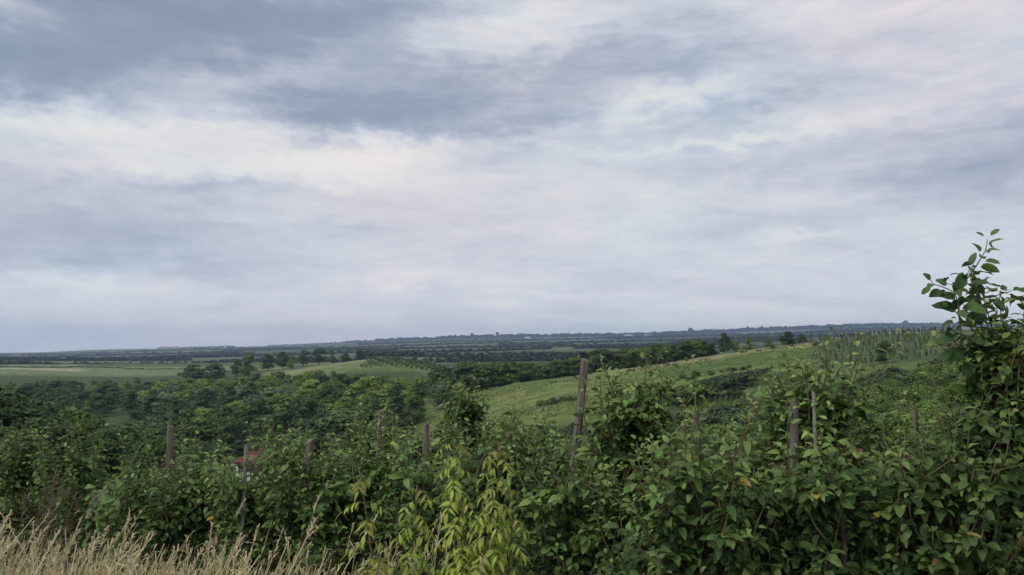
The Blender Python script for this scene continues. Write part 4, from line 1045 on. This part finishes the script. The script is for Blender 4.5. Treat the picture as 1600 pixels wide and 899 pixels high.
# slight violet and blue drift between the sheets
hue = noise(ae.outputs[0], 3.2, 3, .5, (1, 2.4, 1), .1, 0, (5, 3, 0))
hr = N(nt, 'ShaderNodeMix', data_type='RGBA'); hr.inputs[6].default_value = (.965, 1.005, 1.015, 1); hr.inputs[7].default_value = (1.045, .985, .99, 1)
hm = N(nt, 'ShaderNodeMapRange'); hm.inputs['From Min'].default_value = .35; hm.inputs['From Max'].default_value = .65; L(hue.outputs['Fac'], hm.inputs['Value']); L(hm.outputs[0], hr.inputs[0])
hx = N(nt, 'ShaderNodeVectorMath', operation='MULTIPLY'); L(cr.outputs['Color'], hx.inputs[0]); L(hr.outputs[2], hx.inputs[1])
sc10 = N(nt, 'ShaderNodeVectorMath', operation='SCALE'); L(hx.outputs[0], sc10.inputs[0]); glow = N(nt, 'ShaderNodeVectorMath', operation='DOT_PRODUCT'); L(tc.outputs['Generated'], glow.inputs[0]); glow.inputs[1].default_value = (math.sin(SUN_AZ)*math.cos(SUN_EL), math.cos(SUN_AZ)*math.cos(SUN_EL), math.sin(SUN_EL))
# thin cloud is brighter round the veiled sun behind the camera
lowsky = N(nt, 'ShaderNodeMapRange'); lowsky.inputs['From Min'].default_value = 0; lowsky.inputs['From Max'].default_value = .16; lowsky.inputs['To Min'].default_value = 2.2; lowsky.inputs['To Max'].default_value = .3; L(EL, lowsky.inputs['Value'])
L(M('ADD', M('ADD', M('MULTIPLY', M('POWER', M('MAXIMUM', glow.outputs['Value'], 0.0), 4.0), 16.0), 10.0), lowsky.outputs[0]), sc10.inputs['Scale'])
sky = N(nt, 'ShaderNodeTexSky', sky_type='NISHITA', sun_disc=False); sky.sun_elevation = SUN_EL; sky.sun_rotation = SUN_AZ; sky.air_density = 1.0
mxs = N(nt, 'ShaderNodeMix', data_type='RGBA'); mxs.inputs[0].default_value = .92; L(sky.outputs[0], mxs.inputs[6]); L(sc10.outputs[0], mxs.inputs[7])
bg = N(nt, 'ShaderNodeBackground'); bg.inputs['Strength'].default_value = .1; L(mxs.outputs[2], bg.inputs['Color'])
wo = N(nt, 'ShaderNodeOutputWorld'); L(bg.outputs[0], wo.inputs['Surface'])
W.cycles.sampling_method = 'MANUAL'; W.cycles.sample_map_resolution = 512

sl = bpy.data.lights.new('sun', 'SUN'); sl.energy = 1.0; sl.angle = math.radians(14); sl.color = (1, .95, .88)
so = bpy.data.objects.new('sun', sl); COL.objects.link(so)
so.rotation_euler = (math.radians(90) - SUN_EL, 0, math.pi - SUN_AZ)   # checked below: lamp shines from (sin az, cos az)
from mathutils import Vector
dirv = Vector((math.sin(SUN_AZ)*math.cos(SUN_EL), math.cos(SUN_AZ)*math.cos(SUN_EL), math.sin(SUN_EL)))
so.rotation_euler = dirv.to_track_quat('Z', 'Y').to_euler()
so.location = dirv*60

# ------------------------------------------------------------------ haze
zlo, zhi = float(V_min) if 'V_min' in globals() else float(gz.min()) - 1.0, 158.0
g = Geo(); g.box((0, 0, (zlo+zhi)/2), (14900, 14900, zhi-zlo))
hm_ = bpy.data.materials.new('haze_air'); hm_.use_nodes = True; hn = hm_.node_tree; hn.nodes.clear()
pv = hn.nodes.new('ShaderNodeVolumePrincipled'); pv.inputs['Color'].default_value = (.44, .57, .84, 1); pv.inputs['Density'].default_value = 1.15e-4; pv.inputs['Anisotropy'].default_value = .2
ho = hn.nodes.new('ShaderNodeOutputMaterial'); hn.links.new(pv.outputs[0], ho.inputs['Volume'])
tag(obj('haze', g.build('haze', [hm_], False)), kind='stuff')

# ------------------------------------------------------------------ camera and render settings
cam = bpy.data.cameras.new('camera'); co = bpy.data.objects.new('camera', cam); COL.objects.link(co)
cam.sensor_width = 36; cam.lens = 36*F/1600; cam.clip_start = .05; cam.clip_end = 30000
co.location = (0, 0, 0); co.rotation_euler = (math.radians(90) + PITCH, 0, 0)
SC.camera = co
SC.view_settings.view_transform = 'Standard'; SC.view_settings.look = 'None'; SC.view_settings.exposure = .14; SC.view_settings.gamma = 1
SC.view_settings.use_curve_mapping = False
SC.render.engine = 'CYCLES'
cy = SC.cycles
cy.use_denoising = True; cy.max_bounces = 6; cy.diffuse_bounces = 3; cy.glossy_bounces = 2; cy.transmission_bounces = 3; cy.volume_bounces = 1; cy.transparent_max_bounces = 8
cy.use_adaptive_sampling = True; cy.adaptive_threshold = .02
SC.render.use_persistent_data = False
